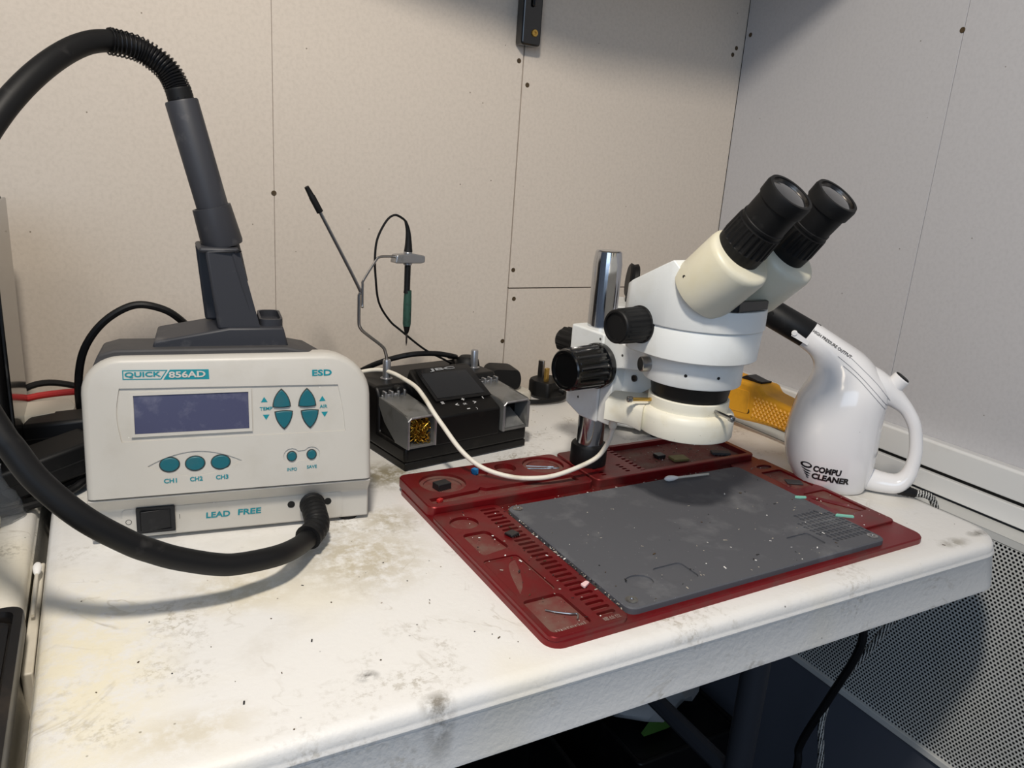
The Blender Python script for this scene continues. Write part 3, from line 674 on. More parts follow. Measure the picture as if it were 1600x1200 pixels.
def knob(x0, x1, y, z, r, nm, ridge=.0011):
    s = 1 if x1 > x0 else -1; L = abs(x1-x0)
    k = G().lathe((x0, y, z), (s, 0, 0), [(r*1.04, 0), (r*1.06, .003), (r*1.04, .0055), (r, .006, 1), (r*.96, L-.004, 1), (r*.93, L-.0035), (r*.92, L-.001), (r*.86, L), (r*.76, L), (r*.74, L-.0015)], 80, depth=ridge).obj(nm, 'gloss_black' if r > .015 else 'rubber_black', x_, smooth=30)
    return k
for s in (-1, 1):
    knob(s*.0205, s*.0620, -.0231, .1148, .0190, 'focus_knob')
    z = knob(s*.0440, s*.0750, -.0875, .1655, .0138, 'zoom_knob', .0005)
G().lathe((0, .0160, .1215), (0, 1, 0), [(.006, 0), (.006, .008), (.0130, .009), (.0130, .012, 1), (.0124, .030, 1), (.010, .033)], 48, depth=.0012).obj('clamp_knob', 'rubber_black', x_)
# ring mount, lens, head
def annulus(ri, prof, n=48, c=(0, YC)):
    g = G(); rings = [[(c[0]+r*math.cos(2*PI*k/n), c[1]+r*math.sin(2*PI*k/n), z) for k in range(n)] for r, z in prof]
    rings += [[(c[0]+ri*math.cos(2*PI*k/n), c[1]+ri*math.sin(2*PI*k/n), z) for k in range(n)] for z in (prof[-1][1], prof[0][1])]
    rings.append(rings[0]); g.loft(rings, cap=False); return g
mr_ = annulus(.0340, [(.0380, .1222), (.0385, .1230), (.0385, .1424), (.0380, .1430)]).obj('mount_ring', 'scope_white', x_)
dv = Vector((-.80, .35, 0)).normalized()
G().lathe(Vector((0, YC, .1335))+dv*.036, dv, [(.0058, 0), (.0060, .006), (.0060, .009), (.0054, .0095)], 20).obj('thumb_screw', 'steel', mr_)
for a in (-1.95, -2.6): 
    d = Vector((math.cos(a), math.sin(a), 0)); G().lathe(Vector((0, YC, .1325))+d*.0384, d, [(.0013, 0), (.0012, .0003), (.0006, .0001)], 10).obj('set_screw', 'hole_black', mr_)
G().lathe((0, YC, 0), (0, 0, 1), [(.0265, .1000), (.0285, .1005), (.0325, .1225), (.0335, .1240), (.0335, .1300), (.0335, .1420), (.0375, .1432), (.0375, .1437)], 48).obj('objective_barrel', 'black_plastic', x_)
def stadium(r, yb, n=24):
    out = [(r*math.cos(a), YC+r*math.sin(a)) for a in [0-PI*k/n for k in range(n+1)]]  # front half, from +x to -x through -y
    hw = r*.97; c = .010
    out += [(-hw, yb-c), (-hw+c*.35, yb-c*.3), (-hw+c, yb), (hw-c, yb), (hw-c*.35, yb-c*.3), (hw, yb-c)]
    return out
G().loft([[(a, b2, .1436) for a, b2 in stadium(.0462, -.068)], [(a, b2, .1445) for a, b2 in stadium(.0472, -.067)], [(a, b2, .1665) for a, b2 in stadium(.0484, -.0650)], [(a, b2, .1678) for a, b2 in stadium(.0478, -.0655)]]).obj('zoom_body', 'scope_white', x_, smooth=40)
RY = -.1120
def ztop(y): return .1925+.52*(-.0640-y) if y >= RY else max(.2175-.967*(RY-y), .1840)
YS = RY-(.2175-.1840)/.967
def upper():
    st0 = stadium(.0496, -.0640); pts = []
    for i, p in enumerate(st0):
        pts.append(p); nx = st0[(i+1) % len(st0)]; add = []
        for yy in (RY, YS):
            if (p[1]-yy)*(nx[1]-yy) < 0:
                t = (yy-p[1])/(nx[1]-p[1]); add.append((t, (p[0]+(nx[0]-p[0])*t, yy)))
        pts += [a for _, a in sorted(add)]
    bm = bmesh.new(); n = len(pts)
    lo0 = [bm.verts.new((x*.985, y, .1680)) for x, y in pts]; lo = [bm.verts.new((x, y, .1690)) for x, y in pts]
    hi = [bm.verts.new((x*(.965 if y > YS else 1), y, ztop(y))) for x, y in pts]
    for i in range(n):
        k = (i+1) % n; bm.faces.new((lo[i], lo[k], hi[k], hi[i])); bm.faces.new((lo0[i], lo0[k], lo[k], lo[i]))
    bm.faces.new(lo0)
    # three top facets: rear slope, pod face, front ledge (each ordered around its own centre)
    for a, b in ((RY, 9), (YS, RY), (-9, YS)):
        ids = [i for i in range(n) if a-1e-6 <= pts[i][1] <= b+1e-6]
        cx = sum(pts[i][0] for i in ids)/len(ids); cy = sum(pts[i][1] for i in ids)/len(ids)
        ids.sort(key=lambda i: math.atan2(pts[i][1]-cy, pts[i][0]-cx)); bm.faces.new([hi[i] for i in ids])
    g = G(); g.bm.free(); g.bm = bm; return g.obj('head_body', 'scope_white', x_, smooth=40, bevel=.002, seg=3)
upper()
D = Vector((0, -.711, .703)); E2 = Vector((0, .703, .711)); PR = .0248; DE = Vector((0, -.629, .777))
for s in (-1, 1):
    c = Vector((s*.0285, -.1291, .1996)); n = 44
    def ring(t, r):
        out = []
        for k in range(n):
            a = 2*PI*k/n; x = s*.0285+r*math.cos(a)
            if s*x < .0016: x = s*.0016
            out.append(Vector((x, c.y, c.z))+D*t+E2*r*math.sin(a))
        return out
    pod = G().loft([ring(-.006, PR-.0012), ring(0, PR), ring(.0322, PR), ring(.0350, PR-.0006), ring(.0366, PR-.0020), ring(.0374, PR-.0042)]).obj('eyepiece_pod', 'scope_cream', x_, smooth=50)
    o = Vector((s*.0285, -.1851, .2702))-DE*.0480
    ep = G().lathe(o, DE, [(.0155, -.008), (.0172, -.007), (.0176, .002), (.0178, .0025, 1), (.0170, .0170, 1), (.0168, .0180), (.0157, .0185), (.0157, .0200), (.0162, .0203), (.0162, .0218), (.0156, .0223), (.0156, .0375), (.0168, .0380), (.0171, .0455), (.0163, .0480), (.0142, .0480), (.0138, .0445)], 96, depth=.0009).obj('eyepiece', 'rubber_black', x_, smooth=30)
    G().lathe(o, DE, [(.0139, .0436), (.0132, .0458), (.0090, .0470), (.0030, .0475)], 32).obj('eye_lens', 'glass_lens', ep)
    G().lathe(o, DE, [(.0139, .0452), (.0142, .0472), (.0136, .0474), (.0130, .0456)], 40).obj('lens_rim', 'steel_dark', ep)
    G().lathe(c+D*.004+Vector((s*.0235, 0, 0))+E2*.0075, Vector((s, 0, 0)), [(.0012, -.002), (.0012, .0004), (.0006, .0002)], 10).obj('pod_screw', 'steel_dark', pod)
G().prism([(-.022, -.1470), (.022, -.1470), (.018, -.1520), (-.018, -.1520)], .1842, .1925).obj('front_bracket', 'gloss_black', x_, bevel=.001)

# ring light clamped to the objective
rl = thing('ring_light', 'off-white ring light clamped under the microscope objective with white cable', 'ring light', XO, XD)
def ring_body():
    g = annulus(.0272, [(.0372, .0792), (.0376, .0800), (.0376, .0930), (.0368, .0968), (.0345, .0990), (.0310, .0996)]); return g
ro = ring_body().obj('housing', 'ring_white', rl, smooth=50)
td = Vector((-.52, .854, 0)); tn = Vector((td.y, -td.x, 0)); c0 = Vector((0, YC, 0))
def tail(h, ins):
    a = c0+td*.031; e = c0+td*(.0640-ins); w0 = .0270-ins*.5; w1 = .0165-ins
    return [tuple(p+Vector((0, 0, h))) for p in (a-tn*w0, c0+td*.044-tn*w1*1.08, e-tn*w1*.85, e+td*.001, e+tn*w1*.85, c0+td*.044+tn*w1*1.08, a+tn*w0)]
G().loft([tail(.0794, .001), tail(.0802, 0), tail(.0950, 0), tail(.0980, .0015), tail(.0990, .004)]).obj('cable_box', 'ring_white', rl, smooth=40)
annulus(.0285, [(.0318, .0990), (.0320, .0995), (.0320, .1080), (.0314, .1086)]).obj('clamp_collar', 'ring_white', rl)
for a in (2.68, -1.76, .46):
    d = Vector((math.cos(a), math.sin(a), 0)); o = c0+d*.0300+Vector((0, 0, .1040))
    s = G().lathe(o, d, [(.0015, 0), (.0015, .0180)], 12).obj('clamp_screw', 'brass' if a > 2 else 'steel', rl)
    G().lathe(o+d*.0178, d, [(.0023, 0), (.0025, .0006), (.0025, .0036), (.0020, .0040), (.0012, .0040), (.0011, .0024)], 16).obj('screw_head', 'steel', s)
annulus(.0286, [(.0350, .0785), (.0352, .0793)]).obj('diffuser', 'white_plastic', rl)
RC = [(.3695, .4866, .0850), (.3712, .4876, .0770), (.3768, .4950, .0620), (.3800, .5060, .0440), (.3720, .5120, .0300), (.3391, .5150, .0195), (.3157, .5205, .0170), (.2958, .5305, .0180), (.2784, .5450, .0230), (.2660, .5605, .0340), (.2590, .5870, .0490), (.2548, .5995, .0580), (.2550, .6200, .0640), (.2545, .6430, .0690), (.2500, .6640, .0715), (.2440, .6800, .0735), (.2360, .6960, .0730), (.2199, .7060, .0690), (.1900, .7120, .0600), (.1750, .7150, .0300)]
rcab = G().tube(spline([xl(p) for p in RC], 8), .0021, 12).obj('cable', 'cable_white', rl)
sp = spline([xl(p) for p in RC[0:3]], 8)
G().tube(sp[3:14], [.0036 if (k % 4) < 2 else .0028 for k in range(11)], 12).obj('strain_relief', 'cable_white', rcab)

# ------------------------------------------------------------ air duster
DO = (.6305, .43, 0); DD = -50
d_ = thing('air_duster', 'glossy white electric air duster with loop handle standing beside the red tray', 'air duster', DO, DD)
Sx = [(-.057, .004, -.0002, .0012, .030), (-.0625, .0055, .0055, .0070, .034), (-.0703, .0082, .0192, .0240, .0385), (-.0749, .0084, .0371, .0433, .0405), (-.0752, .0080, .0564, .0690, .0400), (-.0705, .0080, .0840, .0980, .0370), (-.0640, -.0030, .0990, .1150, .0310), (-.0612, -.0180, .1130, .1295, .0240), (-.0660, -.0420, .1230, .1425, .0185), (-.0768, -.0640, .1301, .1538, .0140)]
rings = []
for xa, xb, za, zb_, t in Sx:
    a = Vector((xa, 0, za)); b = Vector((xb, 0, zb_)); c = (a+b)/2; h = (b-a)/2; n = 36
    rings.append([c+h*math.copysign(abs(math.cos(2*PI*k/n))**.9, math.cos(2*PI*k/n))+Vector((0, t*math.copysign(abs(math.sin(2*PI*k/n))**.9, math.sin(2*PI*k/n)), 0)) for k in range(n)])
def densify(R, k=5):
    cols = list(zip(*R)); sp_ = [spline(c, k) for c in cols]; return [list(r) for r in zip(*sp_)]
g = G(); g.loft(densify(rings))
body = g.obj('shell', 'duster_white', d_, smooth=60)
def handle():
    cen = [(-.030, .1120, .0130), (-.014, .1080, .0140), (-.0010, .1018, .0135), (.0085, .0965, .0110), (.0165, .0915, .0084), (.0250, .0845, .0064), (.0328, .0735, .0060), (.0370, .0620, .0058), (.0398, .0464, .0059), (.0397, .0315, .0063), (.0370, .0200, .0075), (.0300, .0122, .0092), (.0185, .0106, .0098), (.0050, .0120, .0112), (-.010, .0160, .0140)]
    pts = spline([(x, 0, z) for x, z, r in cen], 6); rs = spline([(r, 0, 0) for x, z, r in cen], 6); n = 20; rings = []
    for i, p in enumerate(pts):
        t = (pts[min(i+1, len(pts)-1)]-pts[max(i-1, 0)]).normalized(); u = Vector((t.z, 0, -t.x)); r = rs[i].x
        rings.append([p+u*r*math.cos(2*PI*k/n)+Vector((0, 1, 0))*r*1.2*math.sin(2*PI*k/n) for k in range(n)])
    return G().loft(rings).obj('handle', 'duster_white', d_, smooth=60)
hn = handle()
G().lathe((-.030, 0, 0), (0, 0, 1), [(.030, 0), (.031, .0012), (.031, .003)], 36).obj('foot_ring', 'duster_white', d_)
nd = Vector((-.0325, 0, .0145)).normalized(); no = Vector((-.0704, 0, .1420))
nz = G().lathe(no-nd*.006, nd, [(.0128, 0), (.0134, .001), (.0134, .060), (.0128, .061), (.0110, .061), (.0105, .045)], 36).obj('nozzle', 'black_plastic', d_)
up_ = Vector((0, 1, 0)).cross(nd)
pn = no+nd*.013+Vector((0, -.0125, -.0035))
G().lathe(pn, (0, -1, 0), [(.0028, 0), (.0028, .0025), (.0020, .0032)], 14).obj('lock_pin', 'duster_white', nz)
G().prism([(-.001, -.0028), (.016, -.0030), (.016, .0010), (-.001, .0028)], .0, .0018, lambda u, v, w: tuple(no+Vector((-.0005, -.0128-w, -.004))+nd*(.013-u)+Vector((0, 0, 0))+Vector((nd.z, 0, -nd.x))*v)).obj('lock_slot', 'duster_white', nz)
G().lathe(no+nd*.038+Vector((0, -.0132, .002)), (0, -1, 0), [(.0020, 0), (.0016, .0004)], 12).obj('vent_hole', 'hole_black', nz)
bn = Vector((.55, 0, .83)).normalized(); bo = Vector((.0085, 0, .1025))
bt = G().lathe(bo, bn, [(.0085, -.004), (.0080, .006), (.0080, .0125), (.0072, .0135)], 28).obj('switch_boss', 'duster_white', d_)
G().lathe(bo, bn, [(.0068, .013), (.0066, .0145), (.0055, .0148)], 24).obj('rocker', 'rubber_black', bt)
# print on the side of the shell, pressed onto its surface
from mathutils.bvhtree import BVHTree
_bv = BVHTree.FromPolygons([v.co.copy() for v in body.data.vertices], [tuple(f.vertices) for f in body.data.polygons])
_bh = BVHTree.FromPolygons([v.co.copy() for v in hn.data.vertices], [tuple(f.vertices) for f in hn.data.polygons])
def shell_y(x, z):
    ys = [h[0].y for h in (b.ray_cast(Vector((x, -.3, z)), Vector((0, 1, 0))) for b in (_bv, _bh)) if h[0] is not None]
    return min(ys) if ys else 0.
def press(o, lift=.0004):
    bm = bmesh.new(); bm.from_mesh(o.data); bmesh.ops.triangulate(bm, faces=bm.faces)
    for _ in range(2):
        es_ = [e for e in bm.edges if e.calc_length() > .0020]
        if es_: bmesh.ops.subdivide_edges(bm, edges=es_, cuts=1)
        bmesh.ops.triangulate(bm, faces=bm.faces)
    for v in bm.verts: v.co.y = shell_y(v.co.x, v.co.z)-lift
    bm.to_mesh(o.data); bm.free(); return o
press(lettering('COMPU', 'print_black', d_, (-.0459, 0, .0212), (1, 0, .0), (.06, 0, 1), .0243, .0064, bold=.05))
press(lettering('CLEANER', 'print_black', d_, (-.0461, 0, .0133), (1, 0, .0), (.06, 0, 1), .0330, .0064, bold=.05))
for k, (w, z) in enumerate(((.0052, .0258), (.0048, .0224), (.0037, .0197), (.0027, .0172), (.0015, .0148))):
    cx = -.0522+k*.0007
    if k == 0: lg = G().plate(ell(cx, z, w, .0030, 24), [(ell(cx+.0002, z+.0003, w*.66, .0017, 20), .0001)], 0, -.0001, lambda u, v, w_: (u, -w_, v))
    else:
        lo = [(cx-w+2*w*t/10, z-.0014*math.sin(PI*t/10)-.0002*t) for t in range(11)]; hi = [(x, zz+.0002+.0012*math.sin(PI*min(1, max(0, (x-cx+w)/(2*w))))) for x, zz in lo][::-1]
        lg = G().prism(lo+hi[1:-1], 0, .0001, lambda u, v, w_: (u, -w_, v))
    lg = lg.obj('whirl_mark', 'print_black', d_, smooth=0)
    if k == 0:
        bm = bmesh.new(); bm.from_mesh(lg.data); bmesh.ops.delete(bm, geom=[f for f in bm.faces if len(f.verts) > 4], context='FACES'); bm.to_mesh(lg.data); bm.free()
    press(lg)
press(lettering('HIGH PRESSURE OUTPUT', 'print_black', d_, (-.0670, 0, .1470), (.885, 0, -.465), (.465, 0, .885), .0405, .0026, bold=.03), .0003)
for stripe in ([(-.0430, .1365), (-.0277, .1265), (-.0059, .1091), (.0085, .0935)], [(-.0420, .1290), (-.0250, .1180), (-.0070, .1030), (.0068, .0890)], [(-.0362, .1215), (-.0225, .1125), (-.0066, .0985), (.0056, .0860)]):
    pts = spline([(x, 0, z) for x, z in stripe], 8)
    G().tube([(p.x, shell_y(p.x, p.z), p.z) for p in pts], .00042, 6).obj('pinstripe', 'groove_grey', d_)
cp_ = [(.0330, 0, .0075), (.0420, .001, .0058), (.0480, .002, .0050)]
cg = G().tube(spline(cp_, 5), [.0056-.0002*k+(.0004 if k % 2 else 0) for k in range(11)], 14).obj('cord_boot', 'rubber_black', d_)
w2 = [(.6305+math.cos(math.radians(-50))*x-math.sin(math.radians(-50))*y, .43+math.sin(math.radians(-50))*x+math.cos(math.radians(-50))*y, z) for x, y, z in ((.047, .002, .0052), (.058, .006, .0040))]
dl = to_local(DO, DD)
cord = [w2[0], w2[1], (.680, .386, -.003), (.688, .380, -.030), (.684, .380, -.070), (.674, .388, -.112), (.667, .410, -.18), (.662, .4311, -.233), (.655, .4345, -.279), (.650, .4220, -.34), (.645, .43, -.50), (.64, .47, -.70)]
G().tube(spline([dl(p) for p in cord], 8), .0034, 12).obj('power_cord', 'braid', d_)

# ------------------------------------------------------------ yellow tool, plugs and other things at the back
yt = thing('hand_tool', 'yellow plastic hand tool with diamond grip and black switch near the right wall', 'hand tool', (.655, .60, 0))
yx = lambda u, v, w: (w, u, v)
pr = [(.075, .0010), (.075, .047), (.040, .0590), (.0233, .0584), (-.0158, .0600), (-.0200, .0590), (-.0260, .0525), (-.0560, .0495), (-.1000, .0440), (-.1040, .0300), (-.0980, .0180), (-.0528, .0200), (-.0254, .0172), (.0, .0135), (.0244, .0115), (.0420, .0010)]
bd = G().prism(roundpoly(pr, .006), -.017, .017, yx).obj('body', 'yellow', yt, bevel=.004, seg=3)
G().prism(roundpoly([(.026, .020), (.040, .026), (.036, .048), (-.008, .050), (-.010, .024)], .004), -.0178, -.0165, yx).obj('side_panel', 'yellow', yt, bevel=.0006)
gp = G()
for a in range(9):
    for b in range(7):
        cy = -.0165-a*.0058-(b % 2)*.0029; cz = .0240+b*.0034
        if cz > .047-(abs(cy+.02)*.10): continue
        gp.loft([[(-.0170, cy+.0027*math.cos(t), cz+.0030*math.sin(t)) for t in (0, PI/2, PI, 1.5*PI)], [(-.0182, cy+.0014*math.cos(t), cz+.0016*math.sin(t)) for t in (0, PI/2, PI, 1.5*PI)]])
gp.obj('grip_texture', 'yellow', yt, smooth=0)
G().prism([(.017, .058), (-.014, .0595), (-.0145, .0625), (-.008, .0620), (.010, .0640), (.017, .0600)], -.008, .008, yx).obj('switch', 'switch_black', yt, bevel=.0006)
G().lathe((-.0168, -.0085, .0270), (-1, 0, 0), [(.0030, 0), (.0028, .0008), (.0018, .0004)], 16).obj('screw_recess', 'hole_black', yt)

def plug(label, loc, deg, flat=False):
    p = thing('mains_plug', label, 'plug', loc, deg, None)
    if not flat:   # pins up
        g = G(); o = roundpoly([(-.021, -.018), (.021, -.018), (.023, .004), (.013, .020), (-.013, .020), (-.023, .004)], .006)
        g.loft([[(x*.9, y*.9, 0) for x, y in o], [(x, y, .003) for x, y in o], [(x, y, .018) for x, y in o], [(x*.93, y*.93, .0215) for x, y in o]]); g.obj('body', 'black_plastic', p)
        for x, y, w, h, L in ((-.011, -.006, .0063, .004, .0175), (.011, -.006, .0063, .004, .0175), (0, .010, .004, .008, .0225)):
            G().box(x-w/2, x+w/2, y-h/2, y+h/2, .021, .021+L).obj('pin', 'brass' if y < 0 else 'steel', p, bevel=.0006)
    else:
        g = G(); o = roundpoly([(-.020, 0), (.020, 0), (.023, .012), (.019, .024), (-.016, .026), (-.023, .012)], .007)
        g.loft([[(x*.94, -.018, z) for x, z in o], [(x, -.014, z) for x, z in o], [(x*.98, .012, z) for x, z in o], [(x*.9, .016, z) for x, z in o]]); g.obj('body', 'black_plastic', p)
    return p
p1 = plug('chunky black mains plug beside the soldering station', (.428, .800, .0135), -8, True)
p2 = plug('black mains plug lying with its metal pins pointing up', (.487, .785, .001), 25)
G().tube(spline([(.004, -.016, .010), (.004, -.026, .007), (-.012, -.030, .0045), (-.040, -.0180, .0035), (-.060, .0, .0035), (-.075, .006, .0035)], 8), .003, 10).obj('cable', 'black_plastic', p2)
es = thing('extension_socket', 'cream extension socket lying on the table near the black plugs', 'socket', (.445, .793, 0), 4)
G().plate(rrect(-.06, .012, -.02, .02, .005), [(rrect(-.05, -.046, -.008, .0, .0008), .003), (rrect(-.05, -.046, .004, .012, .0008), .003)], .012, 0, rim=[(rrect(-.062, .014, -.022, .022, .007), .009)]).obj('body', 'white_plastic', es)
# white boxed device behind the pillar
wd = thing('instrument_box', 'white metal instrument box with black dial behind the microscope pillar', 'instrument', (.470, .668, 0), -47)
G().box(-.004, .088, .0, .075, .006, .137).obj('case', 'scope_white', wd, bevel=.003)
G().box(-.002, .086, .002, .073, .137, .1395).obj('lid', 'scope_white', wd, bevel=.001)
for x in (.006, .078):
    for y in (.008, .066): G().lathe((x, y, 0), (0, 0, 1), [(.0055, 0), (.006, .007)], 14).obj('foot', 'rubber_black', wd)
G().lathe((.022, .044, .1635), (.93, .30, -.08), [(.0170, 0), (.0190, .0015), (.0176, .0050), (.0190, .0090), (.0172, .0105)], 36).obj('dial', 'rubber_black', wd)
G().box(.0225, .0305, .040, .052, .139, .150).obj('dial_stem', 'rubber_black', wd)
G().lathe((.058, -.0005, .0135), (0, -1, 0), [(.0055, 0), (.0055, .004), (.003, .004), (.003, .001)], 16).obj('terminal', 'steel_dark', wd)

# left side clutter
tw = thing('equipment_case', 'tall black equipment case standing at the left on the second table', 'case', (-.225, .64, 0), 0)
G().box(-.10, .1575, .0, .12, .004, .225).obj('case', 'jbc_black', tw, bevel=.004)
G().box(.1575, .1605, .004, .116, .004, .222).obj('side_frame', 'gloss_black', tw, bevel=.001)
G().box(-.09, .15, -.003, 0, .03, .075).obj('drive_panel', 'black_plastic', tw, bevel=.001)
G().box(-.09, .15, -.003, 0, .078, .21).obj('front_cover', 'gloss_black', tw, bevel=.001)
wa = thing('plug_adapter', 'stack of grubby white plug adapters between black case and station', 'adapter', (-.050, .735, 0), 5)
for z0, z1, s in ((0, .018, 1.05), (.018, .033, 1), (.033, .047, 1.02)):
    o = roundpoly([(-.022, -.02), (.018, -.02), (.022, -.008), (.020, .02), (-.022, .02)], .006)
    G().loft([[(x*s*.96, y*s*.96, z0) for x, y in o], [(x*s, y*s, z0+.002) for x, y in o], [(x*s, y*s, z1-.002) for x, y in o], [(x*s*.96, y*s*.96, z1) for x, y in o]]).obj('adapter_body', 'white_plastic', wa)
def brick(label, loc, deg, tilt, sx, sy, sz):
    p = thing('power_brick', label, 'power adapter', loc, deg); p.rotation_euler = (tilt[0], tilt[1], math.radians(deg))
    b = G().box(-sx/2, sx/2, -sy/2, sy/2, 0, sz).obj('body', 'black_plastic', p, bevel=.003)
    G().box(-sx/2-.0004, sx/2+.0004, -sy/2-.0004, sy/2+.0004, sz*.48, sz*.52).obj('seam', 'hole_black', p)
    return p
brick('flat black power brick leaning beside the hot air station', (-.052, .650, .012), 24, (0, -.16, 0), .085, .036, .026)
brick('smaller black power brick behind the leaning one', (-.034, .704, .022), -12, (0, -.10, 0), .055, .034, .026)
def wire(label, pts, r, m, name='cable', cat='cable', k=8):
    o = G().tube(spline(pts, k), r, 10).obj(name, m); return tag(o, label, cat)
wire('red cable running along the back wall behind the station', [(-.20, .80, .040), (-.11, .775, .042), (-.0736, .760, .0475), (-.0516, .760, .0508), (-.0233, .762, .0512), (.02, .77, .045), (.08, .79, .02), (.14, .80, .004)], .0030, 'red_rubber')
wire('black cable arching up behind the hot air station', [(-.005, .755, .003), (-.022, .745, .030), (-.0245, .74, .0600), (-.0185, .74, .0932), (-.002, .74, .1184), (.0215, .74, .1332), (.042, .74, .1316), (.0605, .745, .1194), (.085, .775, .085), (.10, .792, .04), (.11, .797, .004)], .0034, 'black_plastic')
wire('black cable lying across the table behind the power bricks', [(-.16, .79, .004), (-.10, .785, .030), (-.06, .80, .050), (-.02, .805, .042), (.03, .81, .02), (.08, .815, .004)], .003, 'black_plastic')
wire('thick black mains cable curled beside the station foot', [(-.19, .625, .0035), (-.12, .615, .0038), (-.075, .618, .0045), (-.050, .628, .0048), (-.032, .640, .0065), (-.020, .655, .010), (-.005, .70, .004), (.0, .76, .004)], .0034, 'black_plastic')
wire('black cable looped under the power bricks', [(-.16, .68, .004), (-.09, .652, .004), (-.060, .648, .0045), (-.036, .658, .0055), (-.018, .690, .0050), (-.014, .73, .004)], .0030, 'black_plastic')
wire('pale grey cable lying under the power bricks', [(-.13, .70, .003), (-.07, .672, .003), (-.045, .668, .003), (-.020, .676, .003), (-.004, .72, .003)], .0028, 'cable_white')
# clear bag
cbx = thing('plastic_bag', 'clear crumpled plastic bag at the edge of the second table', 'bag', (-.094, .612, 0), 0)
g = G(); random.seed(11); n = 26; rings = []
for i in range(14):
    t = i/13; ring = []
    for k in range(n):
        a = 2*PI*k/n; w = .030*(1-.25*t)*(1+.13*math.sin(3*a+t*5)+.05*random.uniform(-1, 1)); dd = .020*(1-.55*t)*(1+.15*math.sin(2*a+t*7)+.06*random.uniform(-1, 1))
        ring.append((w*math.cos(a), dd*math.sin(a), .001+.040*t+.002*math.sin(4*a)*t))
    rings.append(ring)
g.loft(rings); g.obj('film', 'clear_plastic', cbx, smooth=60)
G().tube([(-.02, -.012, .008), (.018, -.016, .006)], .0055, 12).obj('contents', 'white_plastic', cbx)
# black tray in front
bt_ = thing('plastic_tray', 'black rectangular plastic tray lying on the second table', 'tray', (-.0515, .345, 0), 0)
G().plate(rrect(-.095, -.0005, -.03, .1190, .008), [(rrect(-.0905, -.0050, -.026, .1145, .006), .0075), ], .0118, 0, rim=[(rrect(-.0955, 0, -.0305, .1195, .0085), .0108)]).obj('body', 'tray_black', bt_)
G().plate(rrect(-.088, -.0075, .03, .112, .006), [(rrect(-.084, -.0115, .034, .108, .004), .0012)], .0068, .0042).obj('inner_cell', 'tray_black', bt_)
def swab(label, p0, p1, fat=.0028):
    s = thing('cotton_swab', label, 'cotton swab', tuple(p0)); v = Vector(p1)-Vector(p0); L = v.length
    G().lathe((0, 0, 0), v, [(.0011, .004), (.0011, L-.004)], 10).obj('stick', 'white_plastic', s)
    G().lathe((0, 0, 0), v, [(.0006, 0), (.0020, .0016), (fat, .005), (.0024, .010), (.0012, .0145)], 14).obj('bud', 'cotton', s)
    return s
swab('cotton swab lying on the grey mat below the microscope', (.2185+.2185, .3225+.1665, .0125), (.2185+.2735, .3225+.1645, .0112))
swab('cotton swab wedged in the gap between the two tables', (-.0508, .545, -.0045), (-.0508, .480, -.0085))
wedge = tag(G().box(-.0536, -.0478, .43, .56, -.055, -.012).obj('foam_strip', 'white_plastic', bevel=.001), 'dirty white strip stuffed between the two tables', 'strip')

# ------------------------------------------------------------ loose parts on the tray
ml_ = lambda x, y, z: (.2185+.9997*x-.0244*y, .3225+.0244*x+.9997*y, z)
def chip(label, x, y, z, deg, sx, sy, sz, m='chip', pins=0, cat='component', grp=None):
    c = thing('electronic_chip', label, cat, ml_(x/1000, y/1000, z), deg, grp)
    G().box(-sx/2, sx/2, -sy/2, sy/2, .0006, sz).obj('body', m, c, bevel=.0004)
    for k in range(pins):
        for s in (-1, 1):
            x0 = -sx/2+(k+.5)*sx/pins; G().box(x0-.0004, x0+.0004, s*sy/2-.0008, s*sy/2+.0008, 0, .0012).obj('pin', 'steel', c)
    return c
chip('black many-pinned connector block in the round dish of the tray', 28, 219, .0090, 12, .0130, .0095, .0060, 'chip', 7)
chip('shiny square black chip lying across the ribbed slots', 43, 124.5, .0081, 20, .0085, .0075, .0022, 'chip', 4)
chip('blue topped small component in the oval pocket', 67.5, 236, .0092, 25, .0050, .0050, .0060, 'blue_part')
chip('olive metal shield can in the wide back pocket', 277, 203, .0079, -8, .0170, .0120, .0032, 'olive')
chip('dark round coil lying in the wide back pocket', 262, 215, .0079, 0, .0095, .0085, .0040, 'chip', 3)
chip('grey connector piece at the right of the wide back pocket', 330, 200, .0079, -25, .0190, .0085, .0034, 'body_dark', 5)
chip('flat grey chip in the right rail pocket', 349, 122, .0055, -30, .0150, .0100, .0016, 'body_dark')
chip('red tiny part in the front trough of the tray', 14, 192, .0101, 30, .0050, .0034, .0034, 'red_rubber')
for lab, x, y, m, deg, L in (('pale mint plastic flake at the mat edge beside the duster', 317, 88, 'mint', -40, .010), ('long mint plastic flake below the right rail', 322, 46, 'mint', -45, .015), ('pink paper scrap standing by the ribbed slots', 53.5, 43, 'pink', 20, .006)):
    o = thing('plastic_flake', lab, 'flake', ml_(x/1000, y/1000, .0099 if m == 'mint' else .0082), deg)
    G().prism(roundpoly([(-L/2, -.0020), (L/2, -.0014), (L*.46, .0016), (-L*.4, .0022)], .0008), 0, .0012, lambda u, v, w: (u, v, w+.0006*math.sin(u*300))).obj('piece', m, o)
def pin(label, x, y, z, deg, L, grp=None, r=.0006):
    o = thing('metal_pin', label, 'pin', ml_(x/1000, y/1000, z), deg, grp)
    G().lathe((0, 0, r), (1, 0, 0), [(r*.3, -L/2), (r, -L/2+.002), (r, L/2-.006), (r*1.5, L/2-.0055), (r*1.5, L/2)], 8).obj('shaft', 'steel', o)
for k, (x, y, a) in enumerate(((128, 229, -18), (131, 233, -24), (135, 226, -14))):
    pin('thin steel needle lying in the right round dish', x, y, .0092, a, .031, 'needles in the round dish')
